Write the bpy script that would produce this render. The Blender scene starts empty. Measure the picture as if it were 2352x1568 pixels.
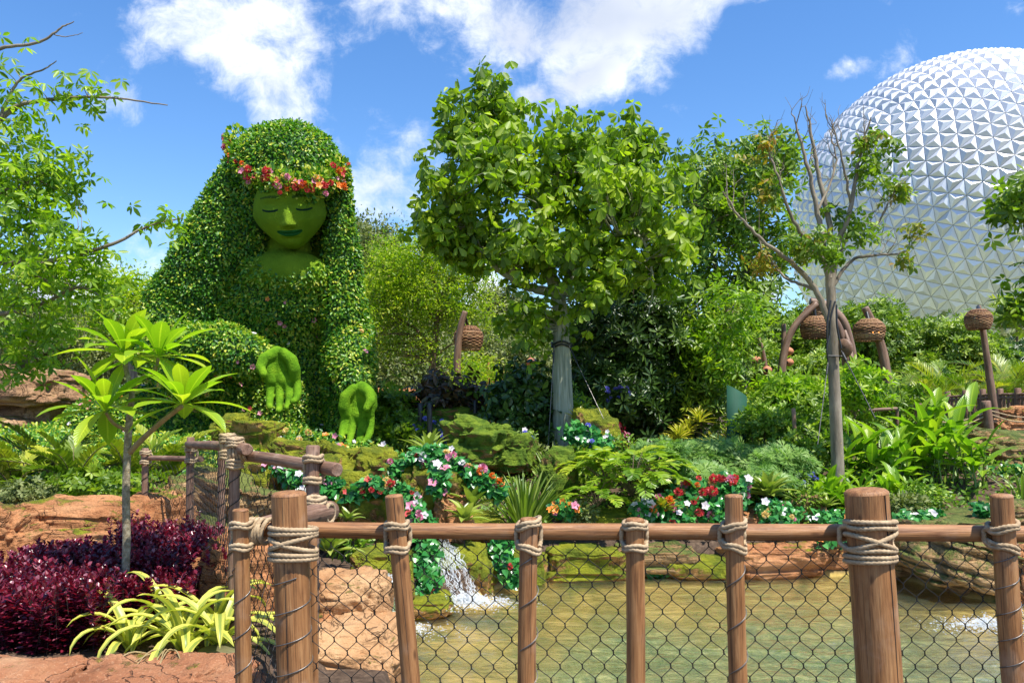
import bpy, math, random
import numpy as np
from mathutils import Vector
rng = np.random.default_rng(7); random.seed(7)
C = bpy.context.scene.collection
R = math.radians
F, HX, HY, EYE = 1829.0, 1176.0, 930.0, 1.55
def P(px, py, Y):
    return np.array([(px-HX)/F*Y, Y, EYE-(py-HY)/F*Y])
def S(Y): return Y/F
# ---------------- camera, sky, sun, exposure ----------------
cam = bpy.data.objects.new('camera', bpy.data.cameras.new('camera')); C.objects.link(cam)
cam.location = (0, 0, EYE); cam.rotation_euler = (R(90), 0, 0)
cam.data.lens = 28.0; cam.data.sensor_width = 36.0
cam.data.shift_y = (HY-784)/2352.0
cam.data.clip_start = .05; cam.data.clip_end = 2000
sc = bpy.context.scene; sc.camera = cam
sc.view_settings.view_transform = 'Standard'; sc.view_settings.look = 'None'
sc.view_settings.gamma = 1; sc.view_settings.exposure = 0.86
SUN_DIR = Vector((0.30, -0.30, 0.90)).normalized()
sd = bpy.data.lights.new('sun', 'SUN'); sd.energy = 4.4; sd.angle = R(.53); sd.color = (1, .955, .88)
so = bpy.data.objects.new('sun', sd); C.objects.link(so)
so.rotation_euler = SUN_DIR.to_track_quat('Z', 'Y').to_euler()
class NT:
    def __init__(s, nt): s.t = nt; s.n = nt.nodes; s.l = nt.links
    def new(s, k, **kw):
        n = s.n.new(k)
        for a, b in kw.items(): setattr(n, a, b)
        return n
    def put(s, sock, v):
        if hasattr(v, 'is_output') or isinstance(v, bpy.types.NodeSocket): s.l.new(v, sock)
        else: sock.default_value = v
    def math(s, op, a, b=0., c=None, clamp=False):
        n = s.new('ShaderNodeMath', operation=op, use_clamp=clamp)
        s.put(n.inputs[0], a); s.put(n.inputs[1], b)
        if c is not None: s.put(n.inputs[2], c)
        return n.outputs[0]
    def mix(s, f, a, b, blend='MIX'):
        n = s.new('ShaderNodeMix', data_type='RGBA', blend_type=blend)
        s.put(n.inputs[0], f)
        for i, v in ((6, a), (7, b)):
            if isinstance(v, tuple) and len(v) == 3: v = v+(1,)
            s.put(n.inputs[i], v)
        return n.outputs[2]
    def noise(s, vec, scale, det=4., rough=.55, dist=0., out=0):
        n = s.new('ShaderNodeTexNoise'); s.put(n.inputs['Vector'], vec)
        s.put(n.inputs['Scale'], scale); n.inputs['Detail'].default_value = det
        n.inputs['Roughness'].default_value = rough; n.inputs['Distortion'].default_value = dist
        return n.outputs[out]
    def ramp(s, f, stops, interp='LINEAR'):
        n = s.new('ShaderNodeValToRGB'); s.put(n.inputs[0], f); r = n.color_ramp; r.interpolation = interp
        while len(r.elements) < len(stops): r.elements.new(.5)
        for e, (p, c) in zip(r.elements, stops):
            e.position = p; e.color = tuple(c)+(1,) if len(c) == 3 else c
        return n.outputs[0]
    def mrange(s, f, a, b, c=0., d=1., smooth=True):
        n = s.new('ShaderNodeMapRange'); n.interpolation_type = 'SMOOTHSTEP' if smooth else 'LINEAR'
        s.put(n.inputs[0], f)
        for i, v in enumerate((a, b, c, d)): s.put(n.inputs[i+1], v)
        return n.outputs[0]
w = bpy.data.worlds.new('World'); sc.world = w; w.use_nodes = True
g = NT(w.node_tree); g.n.clear()
sky = g.new('ShaderNodeTexSky', sky_type='NISHITA'); sky.sun_disc = False
sky.sun_elevation = math.asin(SUN_DIR.z); sky.sun_rotation = math.atan2(SUN_DIR.x, SUN_DIR.y)
sky.air_density = 1.0; sky.dust_density = .25; sky.ozone_density = 2.6
tc = g.new('ShaderNodeTexCoord').outputs['Generated']
sp = g.new('ShaderNodeSeparateXYZ'); g.l.new(tc, sp.inputs[0])
yy = g.math('MAXIMUM', sp.outputs[1], .08)
U = g.math('DIVIDE', sp.outputs[0], yy); V = g.math('DIVIDE', sp.outputs[2], yy)
cb = g.new('ShaderNodeCombineXYZ'); g.l.new(U, cb.inputs[0]); g.l.new(V, cb.inputs[1])
warp = g.noise(cb.outputs[0], 3.2, 4, .6, 0, 1)
wv = g.new('ShaderNodeVectorMath', operation='MULTIPLY_ADD'); g.l.new(warp, wv.inputs[0])
wv.inputs[1].default_value = (.14, .14, 0); g.l.new(cb.outputs[0], wv.inputs[2])
ws = g.new('ShaderNodeSeparateXYZ'); g.l.new(wv.outputs[0], ws.inputs[0])
clouds = [(440,75,185,135,-.1,1.),(560,190,190,95,-.55,.95),(650,110,120,160,.2,.75),(250,255,130,48,.2,.52),(860,30,110,75,.5,.85),(1020,0,110,40,0,.8),
          (1190,60,190,110,-.5,1.1),(1420,30,340,120,.22,1.15),(1340,175,200,72,.62,1.05),(1238,215,50,40,0,1.15),
          (880,455,130,85,.5,1.0),(950,350,60,80,.9,.6),(200,608,58,34,0,1.5),(100,665,210,70,.1,1.15),(1918,182,62,34,.4,.75),(1500,110,60,60,.6,.6),
          (1795,645,70,42,0,1.0),(1090,660,80,80,.3,1.0),(1700,0,120,30,.2,.8),(40,300,90,50,.2,.45),(975,560,50,28,0,1.0),(1130,570,90,60,0,.9)]
best = None
for (cx, cy, ax, ay, rot, st) in clouds:
    cx += .07*F; cy -= .07*F      # the warp's mean shift
    ca, sa = math.cos(rot), math.sin(rot)
    du = g.math('SUBTRACT', ws.outputs[0], (cx-HX)/F); dv = g.math('SUBTRACT', ws.outputs[1], (HY-cy)/F)
    p = g.math('MULTIPLY_ADD', du, ca*F/ax, g.math('MULTIPLY', dv, sa*F/ax))
    q = g.math('MULTIPLY_ADD', du, -sa*F/ay, g.math('MULTIPLY', dv, ca*F/ay))
    d2 = g.math('ADD', g.math('MULTIPLY', p, p), g.math('MULTIPLY', q, q))
    v = g.math('MULTIPLY', g.math('DIVIDE', 1., g.math('MULTIPLY_ADD', d2, g.math('MULTIPLY_ADD', d2, .5, .6), 1.)), st)
    best = v if best is None else g.math('SMOOTH_MAX', best, v, .25)
n1 = g.noise(wv.outputs[0], 6.5, 10, .66)
dens = g.math('MULTIPLY_ADD', g.math('SUBTRACT', n1, .5), 3.0, best)
cov = g.mrange(dens, .36, 1.2)
n2 = g.noise(cb.outputs[0], 2.6, 5, .55)
thick = g.mrange(g.math('MULTIPLY_ADD', g.math('SUBTRACT', n2, .5), 1.9, best), .55, 1.3)
ccol = g.mix(thick, (6.5, 6.7, 7.0), (3.6, 4.0, 4.85))
hs = g.new('ShaderNodeHueSaturation'); g.l.new(sky.outputs[0], hs.inputs['Color']); hs.inputs['Saturation'].default_value = 1.25; hs.inputs['Value'].default_value = 1.14; hs.inputs['Hue'].default_value = .505
skc = g.mix(g.math('MULTIPLY', cov, .97), hs.outputs[0], ccol)
bg = g.new('ShaderNodeBackground'); g.l.new(skc, bg.inputs[0]); bg.inputs[1].default_value = .110
wo = g.new('ShaderNodeOutputWorld'); g.l.new(bg.outputs[0], wo.inputs[0])
# ---------------- numeric helpers ----------------
def hash3(ix, iy, iz, s=0):
    h = (ix*374761393 + iy*668265263 + iz*2147483647 + s*1274126177) & 0xffffffff
    h = ((h ^ (h >> 13))*1274126177) & 0xffffffff
    return ((h ^ (h >> 16)) & 0xffff)/32767.5-1
def vnoise(p, s=0):
    i = np.floor(p).astype(np.int64); f = p-i; f = f*f*(3-2*f); o = 0
    for a in (0, 1):
        for b in (0, 1):
            for c in (0, 1):
                wgt = (f[:, 0] if a else 1-f[:, 0])*(f[:, 1] if b else 1-f[:, 1])*(f[:, 2] if c else 1-f[:, 2])
                o = o+wgt*hash3(i[:, 0]+a, i[:, 1]+b, i[:, 2]+c, s)
    return o
def fbm(p, oct=4, s=0, g_=.5):
    o = 0; a = 1.
    for k in range(oct): o = o+a*vnoise(p*2**k+k*17.3, s+k); a *= g_
    return o
def nrm(v):
    v = np.asarray(v, float); return v/(np.linalg.norm(v, axis=-1, keepdims=True)+1e-12)
def sstep(x, a, b):
    t = np.clip((x-a)/(b-a), 0, 1); return t*t*(3-2*t)
class MB:
    def __init__(s): s.v = []; s.f = []; s.t = []; s.c = []; s.n = 0
    def add(s, v, f, t=None, c=None):
        v = np.asarray(v, float); k = len(v)
        s.v.append(v); s.f.append(np.asarray(f, int)+s.n)
        s.t.append(np.full(k, .5) if t is None else np.broadcast_to(np.asarray(t, float), (k,)))
        s.c.append(v.copy() if c is None else np.asarray(c, float)); s.n += k
        return s
def make_mesh(name, mb, off=(0, 0, 0), smooth=True):
    me = bpy.data.meshes.new(name)
    v = np.concatenate(mb.v)-np.asarray(off); me.vertices.add(len(v)); me.vertices.foreach_set('co', v.astype(np.float32).ravel())
    loops = np.concatenate([f.ravel() for f in mb.f]); tot = np.concatenate([np.full(len(f), f.shape[1]) for f in mb.f])
    me.loops.add(len(loops)); me.loops.foreach_set('vertex_index', loops.astype(np.int32))
    me.polygons.add(len(tot)); st = np.concatenate([[0], np.cumsum(tot)[:-1]])
    me.polygons.foreach_set('loop_start', st.astype(np.int32))
    try: me.polygons.foreach_set('loop_total', tot.astype(np.int32))
    except Exception: pass
    a = me.attributes.new('t', 'FLOAT', 'POINT'); a.data.foreach_set('value', np.concatenate(mb.t).astype(np.float32))
    a = me.attributes.new('c', 'FLOAT_VECTOR', 'POINT'); a.data.foreach_set('vector', np.concatenate(mb.c).astype(np.float32).ravel())
    me.update(calc_edges=True)
    me.polygons.foreach_set('use_smooth', np.full(len(tot), smooth)); me.validate()
    return me
def tag(o, label=None, cat=None, group=None, kind=None):
    if label: o['label'] = label
    if cat: o['category'] = cat
    if group: o['group'] = group
    if kind: o['kind'] = kind
    return o
def thing(name, label, cat, loc=(0, 0, 0), group=None):
    o = bpy.data.objects.new(name, None); C.objects.link(o); o.location = [float(a) for a in loc]; o.empty_display_size = .1
    return tag(o, label, cat, group)
def obj(name, mb, m, parent=None, smooth=True, off=None):
    if off is None: off = tuple(parent.location) if parent is not None and parent.parent is None else (0, 0, 0)
    if isinstance(mb, bpy.types.Mesh): me = mb
    else: me = make_mesh(name, mb, off, smooth)
    if m and not me.materials: me.materials.append(m)
    o = bpy.data.objects.new(name, me); C.objects.link(o); o.parent = parent
    return o
def sub(name, mb, m, part, root, smooth=True):       # sub-part: its part sits at the root's origin
    return obj(name, mb, m, part, smooth, off=tuple(root.location))
def dup_tree(o, parent=None):
    c = o.copy(); C.objects.link(c); c.parent = parent
    for ch in list(o.children): dup_tree(ch, c)
    return c
# ---------------- shapes ----------------
def smooth_path(pts, n=6):
    pts = np.asarray(pts, float)
    if len(pts) < 3:
        t = np.linspace(0, 1, n+1)[:, None]; return pts[0]*(1-t)+pts[-1]*t
    q = np.vstack([2*pts[0]-pts[1], pts, 2*pts[-1]-pts[-2]]); out = []
    for i in range(1, len(q)-2):
        for t in np.linspace(0, 1, n, endpoint=False):
            a, b, c, d = q[i-1:i+3]
            out.append(.5*((2*b)+(-a+c)*t+(2*a-5*b+4*c-d)*t*t+(-a+3*b-3*c+d)*t**3))
    out.append(pts[-1]); return np.array(out)
def tube(mb, pts, rad, sides=8, t=.5, caps=True, twist=None, rough=0., round_end=False):
    pts = np.asarray(pts, float); n = len(pts); rad = np.broadcast_to(np.asarray(rad, float), (n,)).copy()
    if twist:
        l_ = np.concatenate([[0], np.cumsum(np.linalg.norm(np.diff(pts, axis=0), axis=1))]); m = max(4, int(l_[-1]/.0045)); s_ = np.linspace(0, l_[-1], m)
        rad = np.interp(s_, l_, rad); pts = np.stack([np.interp(s_, l_, pts[:, j]) for j in range(3)], 1); n = m
    tan = nrm(np.gradient(pts, axis=0)); up = np.array([0, 0, 1.]) if abs(tan[0][2]) < .9 else np.array([1., 0, 0])
    if round_end:
        pts = np.vstack([pts[:1]-tan[:1]*0, pts, pts[-1:]+tan[-1:]*rad[-1]*.18]); rad = np.concatenate([rad[:1]*.86, rad, rad[-1:]*.84]); pts[0] -= tan[0]*rad[1]*.15
        tan = np.vstack([tan[:1], tan, tan[-1:]]); n += 2
    s = nrm(np.cross(tan[0], up)); A = np.linspace(0, 2*np.pi, sides, endpoint=False)
    L = np.concatenate([[0], np.cumsum(np.linalg.norm(np.diff(pts, axis=0), axis=1))]); V = []; CC = []
    for i in range(n):
        s = s-tan[i]*np.dot(s, tan[i]); s = s/np.linalg.norm(s); b = np.cross(tan[i], s); r = rad[i]*np.ones(sides)
        if twist: r = r*(.86+.34*np.abs(np.cos(1.5*(A-twist*L[i]))))
        if rough: r = r*(1+rough*vnoise(np.c_[np.cos(A)*1.3+pts[0][0]*7, np.sin(A)*1.3, np.full(sides, L[i]*3)]))
        V.append(pts[i]+r[:, None]*(np.cos(A)[:, None]*s+np.sin(A)[:, None]*b))
        CC.append(np.c_[np.cos(A)*rad[i], np.sin(A)*rad[i], np.full(sides, L[i])]+[pts[0][0]*3, pts[0][1]*3, 0])
    V = np.vstack(V); CC = np.vstack(CC); k = np.arange(sides); k2 = (k+1) % sides
    f = np.vstack([np.c_[i*sides+k, i*sides+k2, (i+1)*sides+k2, (i+1)*sides+k] for i in range(n-1)])
    mb.add(V, f, t, CC)
    if caps:
        for i, flip in ((0, 1), (n-1, 0)):
            ring = V[i*sides:(i+1)*sides]; ff = np.c_[k2, k, np.full(sides, sides)] if flip else np.c_[k, k2, np.full(sides, sides)]
            cc = np.vstack([CC[i*sides:(i+1)*sides], CC[i*sides:(i+1)*sides].mean(0)])
            mb.add(np.vstack([ring, pts[i]]), ff, t, cc)
    return mb
def lathe(mb, prof, center, sides=24, t=.5, axis=None, weave=0):
    prof = np.asarray(prof, float); n = len(prof); A = np.linspace(0, 2*np.pi, sides, endpoint=False); V = []; CC = []
    for i, (r, z) in enumerate(prof):
        rr = r*np.ones(sides)
        if weave: rr = rr+weave*np.where((np.arange(sides)//2+i) % 2, 1, -1)
        V.append(np.c_[rr*np.cos(A), rr*np.sin(A), np.full(sides, z)]); CC.append(np.c_[np.cos(A), np.sin(A), np.full(sides, i*.1)])
    V = np.vstack(V)
    if axis is not None:
        q = Vector((0, 0, 1)).rotation_difference(Vector(axis)).to_matrix(); V = V@np.array(q).T
    V = V+np.asarray(center); k = np.arange(sides); k2 = (k+1) % sides
    f = np.vstack([np.c_[i*sides+k, i*sides+k2, (i+1)*sides+k2, (i+1)*sides+k] for i in range(n-1)])
    return mb.add(V, f, t, np.vstack(CC))
LEAF = (np.array([[0, 0, 0], [.38, -.5, .16], [.74, -.38, .14], [1, 0, -.06], [.74, .38, .14], [.38, .5, .16]]), np.array([[0, 1, 2, 3], [0, 3, 4, 5]]))
IVY = (np.array([[0, 0, 0], [-.05, -.5, .05], [.4, -.42, .08], [1, 0, -.1], [.4, .42, .08], [-.05, .5, .05]]), np.array([[0, 1, 2, 3], [0, 3, 4, 5]]))
OBOV = (np.array([[0, 0, 0], [.40, -.34, .15], [.76, -.5, .12], [1, 0, -.08], [.76, .5, .12], [.40, .34, .15]]), np.array([[0, 1, 2, 3], [0, 3, 4, 5]]))
NEED = (np.array([[0, 0, 0], [.5, -.5, .1], [1, 0, 0], [.5, .5, .1]]), np.array([[0, 1, 2, 3]]))
def scatter(mb, pos, d, nn, L, W, tmpl=LEAF, t=None):
    pos = np.atleast_2d(pos); N = len(pos)
    if N == 0: return mb
    d = nrm(d); nn = nn-d*np.sum(nn*d, 1, keepdims=True); nn = nrm(nn); s = np.cross(nn, d)
    L = np.broadcast_to(L, (N,)); W = np.broadcast_to(W, (N,)); tv, tf = tmpl; k = len(tv)
    V = pos[:, None]+tv[None, :, 0, None]*d[:, None]*L[:, None, None]+tv[None, :, 1, None]*s[:, None]*W[:, None, None]+tv[None, :, 2, None]*nn[:, None]*W[:, None, None]
    f = (tf[None]+(np.arange(N)*k)[:, None, None]).reshape(-1, tf.shape[1])
    t = rng.random(N) if t is None else t
    c = np.tile(np.c_[tv[:, 1]*2, tv[:, 0], tv[:, 2]*0], (N, 1))
    return mb.add(V.reshape(-1, 3), f, np.repeat(t, k), c)
def rdir(n):
    return nrm(rng.normal(size=(n, 3)))
PROF = dict(strap=lambda s: np.minimum(1, .55+s*2)*(1-s**5)**.8, lance=lambda s: np.sin(np.pi*np.clip(s, .02, 1)**.8)**.8+.02,
            obov=lambda s: (.10+np.sin(np.pi*s**1.55)**.8)*(1-s**12), sword=lambda s: (.6+.6*s)*(1-s)**.55*(1.1))
def blade(mb, base, d, L, W, droop=1., prof='lance', n=7, fold=.22, t=.5, side=None, wave=0.):
    d = nrm(d); hor = np.array([d[0], d[1], 0]); hor = nrm(hor) if np.linalg.norm(hor) > 1e-3 else nrm(np.r_[rng.normal(size=2), 0])
    sd = nrm(np.cross(hor, [0, 0, 1])) if side is None else nrm(side)
    el = math.atan2(d[2], np.hypot(d[0], d[1])); p = np.array(base, float); V = []; CC = []; S_ = np.linspace(0, 1, n+1); pw = PROF[prof](S_)*W/2
    for i, s in enumerate(S_):
        e = el-droop*s**1.4; dd = hor*math.cos(e)+np.array([0, 0, math.sin(e)]); up = np.cross(sd, dd)
        if up[2] < 0 and abs(e) < 1.5: up = -up
        wv_ = wave*math.sin(s*22+t*9)*W
        V += [p-sd*pw[i]+up*(pw[i]*fold+wv_), p-sd*pw[i]*.5+up*(pw[i]*fold*.35), p, p+sd*pw[i]*.5+up*(pw[i]*fold*.35), p+sd*pw[i]+up*(pw[i]*fold-wv_)]
        CC += [(-1, s, t), (-.5, s, t), (0, s, t), (.5, s, t), (1, s, t)]
        p = p+dd*L/n
    f = []
    for i in range(n):
        for j in range(4): a = i*5+j; f.append((a, a+1, a+6, a+5))
    return mb.add(np.array(V), f, t, np.array(CC))
_ico = {}
def ico(lv):
    if lv in _ico: return _ico[lv]
    if lv == 0:
        p = (1+5**.5)/2; v = nrm(np.array([[-1, p, 0], [1, p, 0], [-1, -p, 0], [1, -p, 0], [0, -1, p], [0, 1, p], [0, -1, -p], [0, 1, -p], [p, 0, -1], [p, 0, 1], [-p, 0, -1], [-p, 0, 1]]))
        f = np.array([[0, 11, 5], [0, 5, 1], [0, 1, 7], [0, 7, 10], [0, 10, 11], [1, 5, 9], [5, 11, 4], [11, 10, 2], [10, 7, 6], [7, 1, 8], [3, 9, 4], [3, 4, 2], [3, 2, 6], [3, 6, 8], [3, 8, 9], [4, 9, 5], [2, 4, 11], [6, 2, 10], [8, 6, 7], [9, 8, 1]])
    else:
        v, f = ico(lv-1); e = np.sort(np.vstack([f[:, [0, 1]], f[:, [1, 2]], f[:, [2, 0]]]), 1); ue, inv = np.unique(e, axis=0, return_inverse=True); inv = inv.ravel()
        m = nrm(v[ue].mean(1)); n = len(f); a, b, c = inv[:n]+len(v), inv[n:2*n]+len(v), inv[2*n:]+len(v)
        f = np.vstack([np.c_[f[:, 0], a, c], np.c_[f[:, 1], b, a], np.c_[f[:, 2], c, b], np.c_[a, b, c]]); v = np.vstack([v, m])
    _ico[lv] = (v, f); return v, f
def balls(pts, rads, step=.35):
    mb = MB(); pts = np.asarray(pts, float); v, f = ico(2)
    rads = np.asarray(rads, float)
    for i in range(len(pts)-1):
        n = max(1, int(np.linalg.norm(pts[i+1]-pts[i])/(step*min(rads[i], rads[i+1]))))
        for k in range(n+1):
            a = k/n; mb.add(v*(rads[i]*(1-a)+rads[i+1]*a)+pts[i]*(1-a)+pts[i+1]*a, f)
    return mb
def ellips(mb, c, r, lv=3, rot=None):
    v, f = ico(lv); v = v*np.asarray(r)
    if rot is not None: v = v@rot.T
    return mb.add(v+np.asarray(c), f)
def rotz(a): c, s = math.cos(a), math.sin(a); return np.array([[c, -s, 0], [s, c, 0], [0, 0, 1.]])
def roty(a): c, s = math.cos(a), math.sin(a); return np.array([[c, 0, s], [0, 1., 0], [-s, 0, c]])
def rotx(a): c, s = math.cos(a), math.sin(a); return np.array([[1., 0, 0], [0, c, -s], [0, s, c]])
def meld(mb, voxel, smooth=6):           # fuse overlapping solids into ONE surface
    me = make_mesh('tmp', mb); o = bpy.data.objects.new('tmp', me); C.objects.link(o)
    m = o.modifiers.new('r', 'REMESH'); m.mode = 'VOXEL'; m.voxel_size = voxel
    if smooth: s = o.modifiers.new('s', 'SMOOTH'); s.iterations = smooth; s.factor = .5
    dg = bpy.context.evaluated_depsgraph_get(); ev = o.evaluated_get(dg); m2 = ev.to_mesh()
    v = np.zeros(len(m2.vertices)*3, np.float32); m2.vertices.foreach_get('co', v); v = v.reshape(-1, 3).astype(float)
    f = np.array([tuple(p.vertices) for p in m2.polygons if len(p.vertices) == 4]); ev.to_mesh_clear()
    bpy.data.objects.remove(o); bpy.data.meshes.remove(me)
    return v, f
def on_surface(v, f, n):                  # n random points on quads / tris, with normals
    a, b, c, d = (v[f[:, i]] for i in (0, 1, 2, min(3, f.shape[1]-1)))
    nn = np.cross(c-a, d-b) if f.shape[1] == 4 else np.cross(b-a, c-a); ar = np.linalg.norm(nn, axis=1)+1e-12
    i = rng.choice(len(f), n, p=ar/ar.sum()); u, w_ = rng.random((n, 1)), rng.random((n, 1))
    if f.shape[1] == 4: p = (a[i]*(1-u)+b[i]*u)*(1-w_)+(d[i]*(1-u)+c[i]*u)*w_
    else:
        q = (u+w_ > 1); u = np.where(q, 1-u, u); w_ = np.where(q, 1-w_, w_); p = a[i]+(b[i]-a[i])*u+(c[i]-a[i])*w_
    return p, nn[i]/ar[i][:, None]
# ---------------- materials ----------------
def newmat(name):
    m = bpy.data.materials.new(name); m.use_nodes = True; n = NT(m.node_tree); n.n.clear()
    n.out = n.new('ShaderNodeOutputMaterial'); return m, n
def pbsdf(n, col, rough=.5, metal=0., spec=.5, normal=None):
    b = n.new('ShaderNodeBsdfPrincipled')
    if isinstance(col, tuple) and len(col) == 3: col = col+(1,)
    n.put(b.inputs['Base Color'], col); n.put(b.inputs['Roughness'], rough); n.put(b.inputs['Metallic'], metal); n.put(b.inputs['Specular IOR Level'], spec)
    if normal is not None: n.l.new(normal, b.inputs['Normal'])
    return b
def attr(n, name, out): return n.new('ShaderNodeAttribute', attribute_name=name).outputs[out]
def bump(n, h, st=.3, dist=.02):
    b = n.new('ShaderNodeBump'); n.put(b.inputs['Height'], h); b.inputs['Strength'].default_value = st; b.inputs['Distance'].default_value = dist; return b.outputs[0]
def leafmat(name, cols, rough=.42, trans=.38, stripe=None, vein=False, spec=.5, tcol=(1.25, 1.5, .55)):
    if all(c[1] > c[0]*1.05 and c[1] > c[2] for c in cols): cols = [(c[0]*1.28+.004, c[1]*1.05, c[2]*.9) for c in cols]
    m, n = newmat(name); t = attr(n, 't', 'Fac'); k = len(cols)
    geo = n.new('ShaderNodeNewGeometry').outputs['Position']
    tt = n.math('MULTIPLY_ADD', n.math('SUBTRACT', n.noise(geo, 1.6, 3), .5), .55, t)
    col = n.ramp(tt, [(.08+.84*i/max(1, k-1), c) for i, c in enumerate(cols)])
    sepc = n.new('ShaderNodeSeparateXYZ'); n.l.new(attr(n, 'c', 'Vector'), sepc.inputs[0]); au = n.math('ABSOLUTE', sepc.outputs[0])
    if stripe:
        col = n.mix(n.mrange(n.math('MULTIPLY_ADD', n.noise(geo, 9, 2), .3, au), .42, .62), col, stripe)
    if vein:
        col = n.mix(n.mrange(au, .13, .04, 0., .5), col, tuple(min(1, c*1.35+.02) for c in cols[-1]))
        v = n.math('SINE', n.math('MULTIPLY', n.math('SUBTRACT', sepc.outputs[1], n.math('MULTIPLY', au, .12)), 110))
        nb = bump(n, v, .35, .002)
    else: nb = None
    b = pbsdf(n, col, rough, 0, spec, nb)
    tr = n.new('ShaderNodeBsdfTranslucent'); n.l.new(n.mix(1., col, tuple(tcol), 'MULTIPLY'), tr.inputs[0])
    mx = n.new('ShaderNodeMixShader'); mx.inputs[0].default_value = trans
    n.l.new(b.outputs[0], mx.inputs[1]); n.l.new(tr.outputs[0], mx.inputs[2]); n.l.new(mx.outputs[0], n.out.inputs[0]); return m
def flatmat(name, cols, rough=.55, scale=8., metal=0., bmp=.2, spec=.5, stretch=None, tex='c', bscale=None, bdist=.01):
    m, n = newmat(name)
    if tex == 'c': v = attr(n, 'c', 'Vector')
    elif tex == 'p': v = n.new('ShaderNodeNewGeometry').outputs['Position']
    else: v = n.new('ShaderNodeTexCoord').outputs['Object']
    if stretch:
        mp = n.new('ShaderNodeMapping'); n.l.new(v, mp.inputs[0]); mp.inputs['Scale'].default_value = stretch; v = mp.outputs[0]
    f = n.noise(v, scale, 6, .6, .3)
    col = n.ramp(f, [(.3+.4*i/max(1, len(cols)-1), c) for i, c in enumerate(cols)])
    nb = bump(n, n.noise(v, bscale or scale*3, 5), bmp, bdist)
    n.l.new(pbsdf(n, col, rough, metal, spec, nb).outputs[0], n.out.inputs[0]); return m
def rockmat(name, cols, moss=.5, mosscol=((.14, .18, .012), (.35, .36, .02)), strata=(1., 1., 5.), scale=1.6):
    m, n = newmat(name); geo = n.new('ShaderNodeNewGeometry'); pos = geo.outputs['Position']
    mp = n.new('ShaderNodeMapping'); n.l.new(pos, mp.inputs[0]); mp.inputs['Scale'].default_value = strata; mp.inputs['Rotation'].default_value = (.1, .22, 0)
    f = n.noise(mp.outputs[0], scale, 8, .62, .6); col = n.ramp(f, [(.3+.42*i/(len(cols)-1), c) for i, c in enumerate(cols)])
    pit = n.noise(pos, 26, 6, .7)
    col = n.mix(n.mrange(pit, .40, .30, 0., .55), col, tuple(c*.35 for c in cols[0]))
    mp2 = n.new('ShaderNodeMapping'); n.l.new(pos, mp2.inputs[0]); mp2.inputs['Scale'].default_value = (.9, .9, strata[2]*2.6); mp2.inputs['Rotation'].default_value = (.15, .25, 0)
    lay = n.noise(mp2.outputs[0], 1.5, 6, .6, .5); crk = n.math('ABSOLUTE', n.math('SUBTRACT', n.noise(pos, 1.3, 4, .6, 1.5), .5)); ck = n.mrange(crk, .0, .012, 1., 0.); col = n.mix(n.math('MULTIPLY', ck, .6), col, tuple(c*.3 for c in cols[0]))
    col = n.mix(n.mrange(lay, .42, .34, 0., .5), col, tuple(c*.6 for c in cols[0]))
    col = n.mix(n.math('MULTIPLY', n.mrange(n.noise(pos, 70, 3), .55, .7), .35), col, tuple(min(.8, c*1.25+.05) for c in cols[-1]))
    sn = n.new('ShaderNodeSeparateXYZ'); n.l.new(geo.outputs['Normal'], sn.inputs[0])
    mm = n.math('ADD', n.math('MULTIPLY_ADD', sn.outputs[2], .35, n.math('MULTIPLY', n.noise(pos, 3.4, 7, .72), 1.6)), moss-1.2)
    mk = n.mrange(mm, -.06, .14); mc = n.mix(n.mrange(n.noise(pos, 5., 5), .35, .65), mosscol[0], mosscol[1])
    col = n.mix(mk, col, mc)
    h = n.math('ADD', n.math('ADD', n.math('MULTIPLY', f, 1.2), n.math('SUBTRACT', n.math('MULTIPLY', lay, 1.4), n.math('MULTIPLY', ck, .5))), n.math('MULTIPLY_ADD', n.math('MULTIPLY', n.noise(pos, 42, 5, .75), mk), 1.3, n.math('MULTIPLY', pit, .7)))
    n.l.new(pbsdf(n, col, .85, 0, .25, bump(n, h, .9, .06)).outputs[0], n.out.inputs[0]); return m
M = {}
M['main'] = leafmat('broad_leaf', [(.07, .16, .012), (.16, .31, .018), (.31, .47, .03)], .5, .45)
M['lime'] = leafmat('lime_leaf', [(.10, .24, .012), (.22, .38, .016), (.36, .48, .03)], .5, .5)
M['oak'] = leafmat('grey_green_leaf', [(.06, .11, .035), (.13, .20, .06), (.22, .28, .11)], .6, .25)
M['gloss'] = leafmat('glossy_leaf', [(.05, .13, .012), (.12, .25, .018), (.24, .40, .03)], .45, .4)
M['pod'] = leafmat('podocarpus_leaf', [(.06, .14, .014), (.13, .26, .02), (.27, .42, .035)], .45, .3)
M['dark'] = leafmat('deep_and_shaded_leaf', [(.016, .055, .010), (.035, .10, .015), (.08, .17, .025)], .38, .2)  # dark leaves; shade of the mass behind the trunk is put into this colour
M['left'] = leafmat('fresh_palmate_leaf', [(.08, .20, .014), (.17, .35, .02), (.31, .49, .03)], .42, .5)
M['yel'] = leafmat('yellowing_leaf', [(.14, .22, .02), (.28, .28, .02), (.38, .20, .02)], .5, .4)
M['ivy'] = leafmat('ivy_leaf', [(.010, .10, .025), (.025, .21, .045), (.08, .33, .07)], .3, .22)
M['top'] = leafmat('topiary_leaf', [(.02, .11, .014), (.06, .24, .022), (.17, .38, .03), (.45, .54, .06)], .42, .32)
M['topy'] = leafmat('topiary_robe_leaf', [(.025, .13, .012), (.11, .28, .018), (.30, .44, .03), (.60, .58, .08)], .42, .32)
M['plum'] = leafmat('plumeria_leaf', [(.15, .32, .014), (.22, .42, .02), (.38, .52, .035)], .36, .45, vein=True)
M['zam'] = leafmat('cycad_leaf', [(.06, .14, .015), (.15, .26, .02), (.32, .40, .04)], .4, .3)
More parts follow.
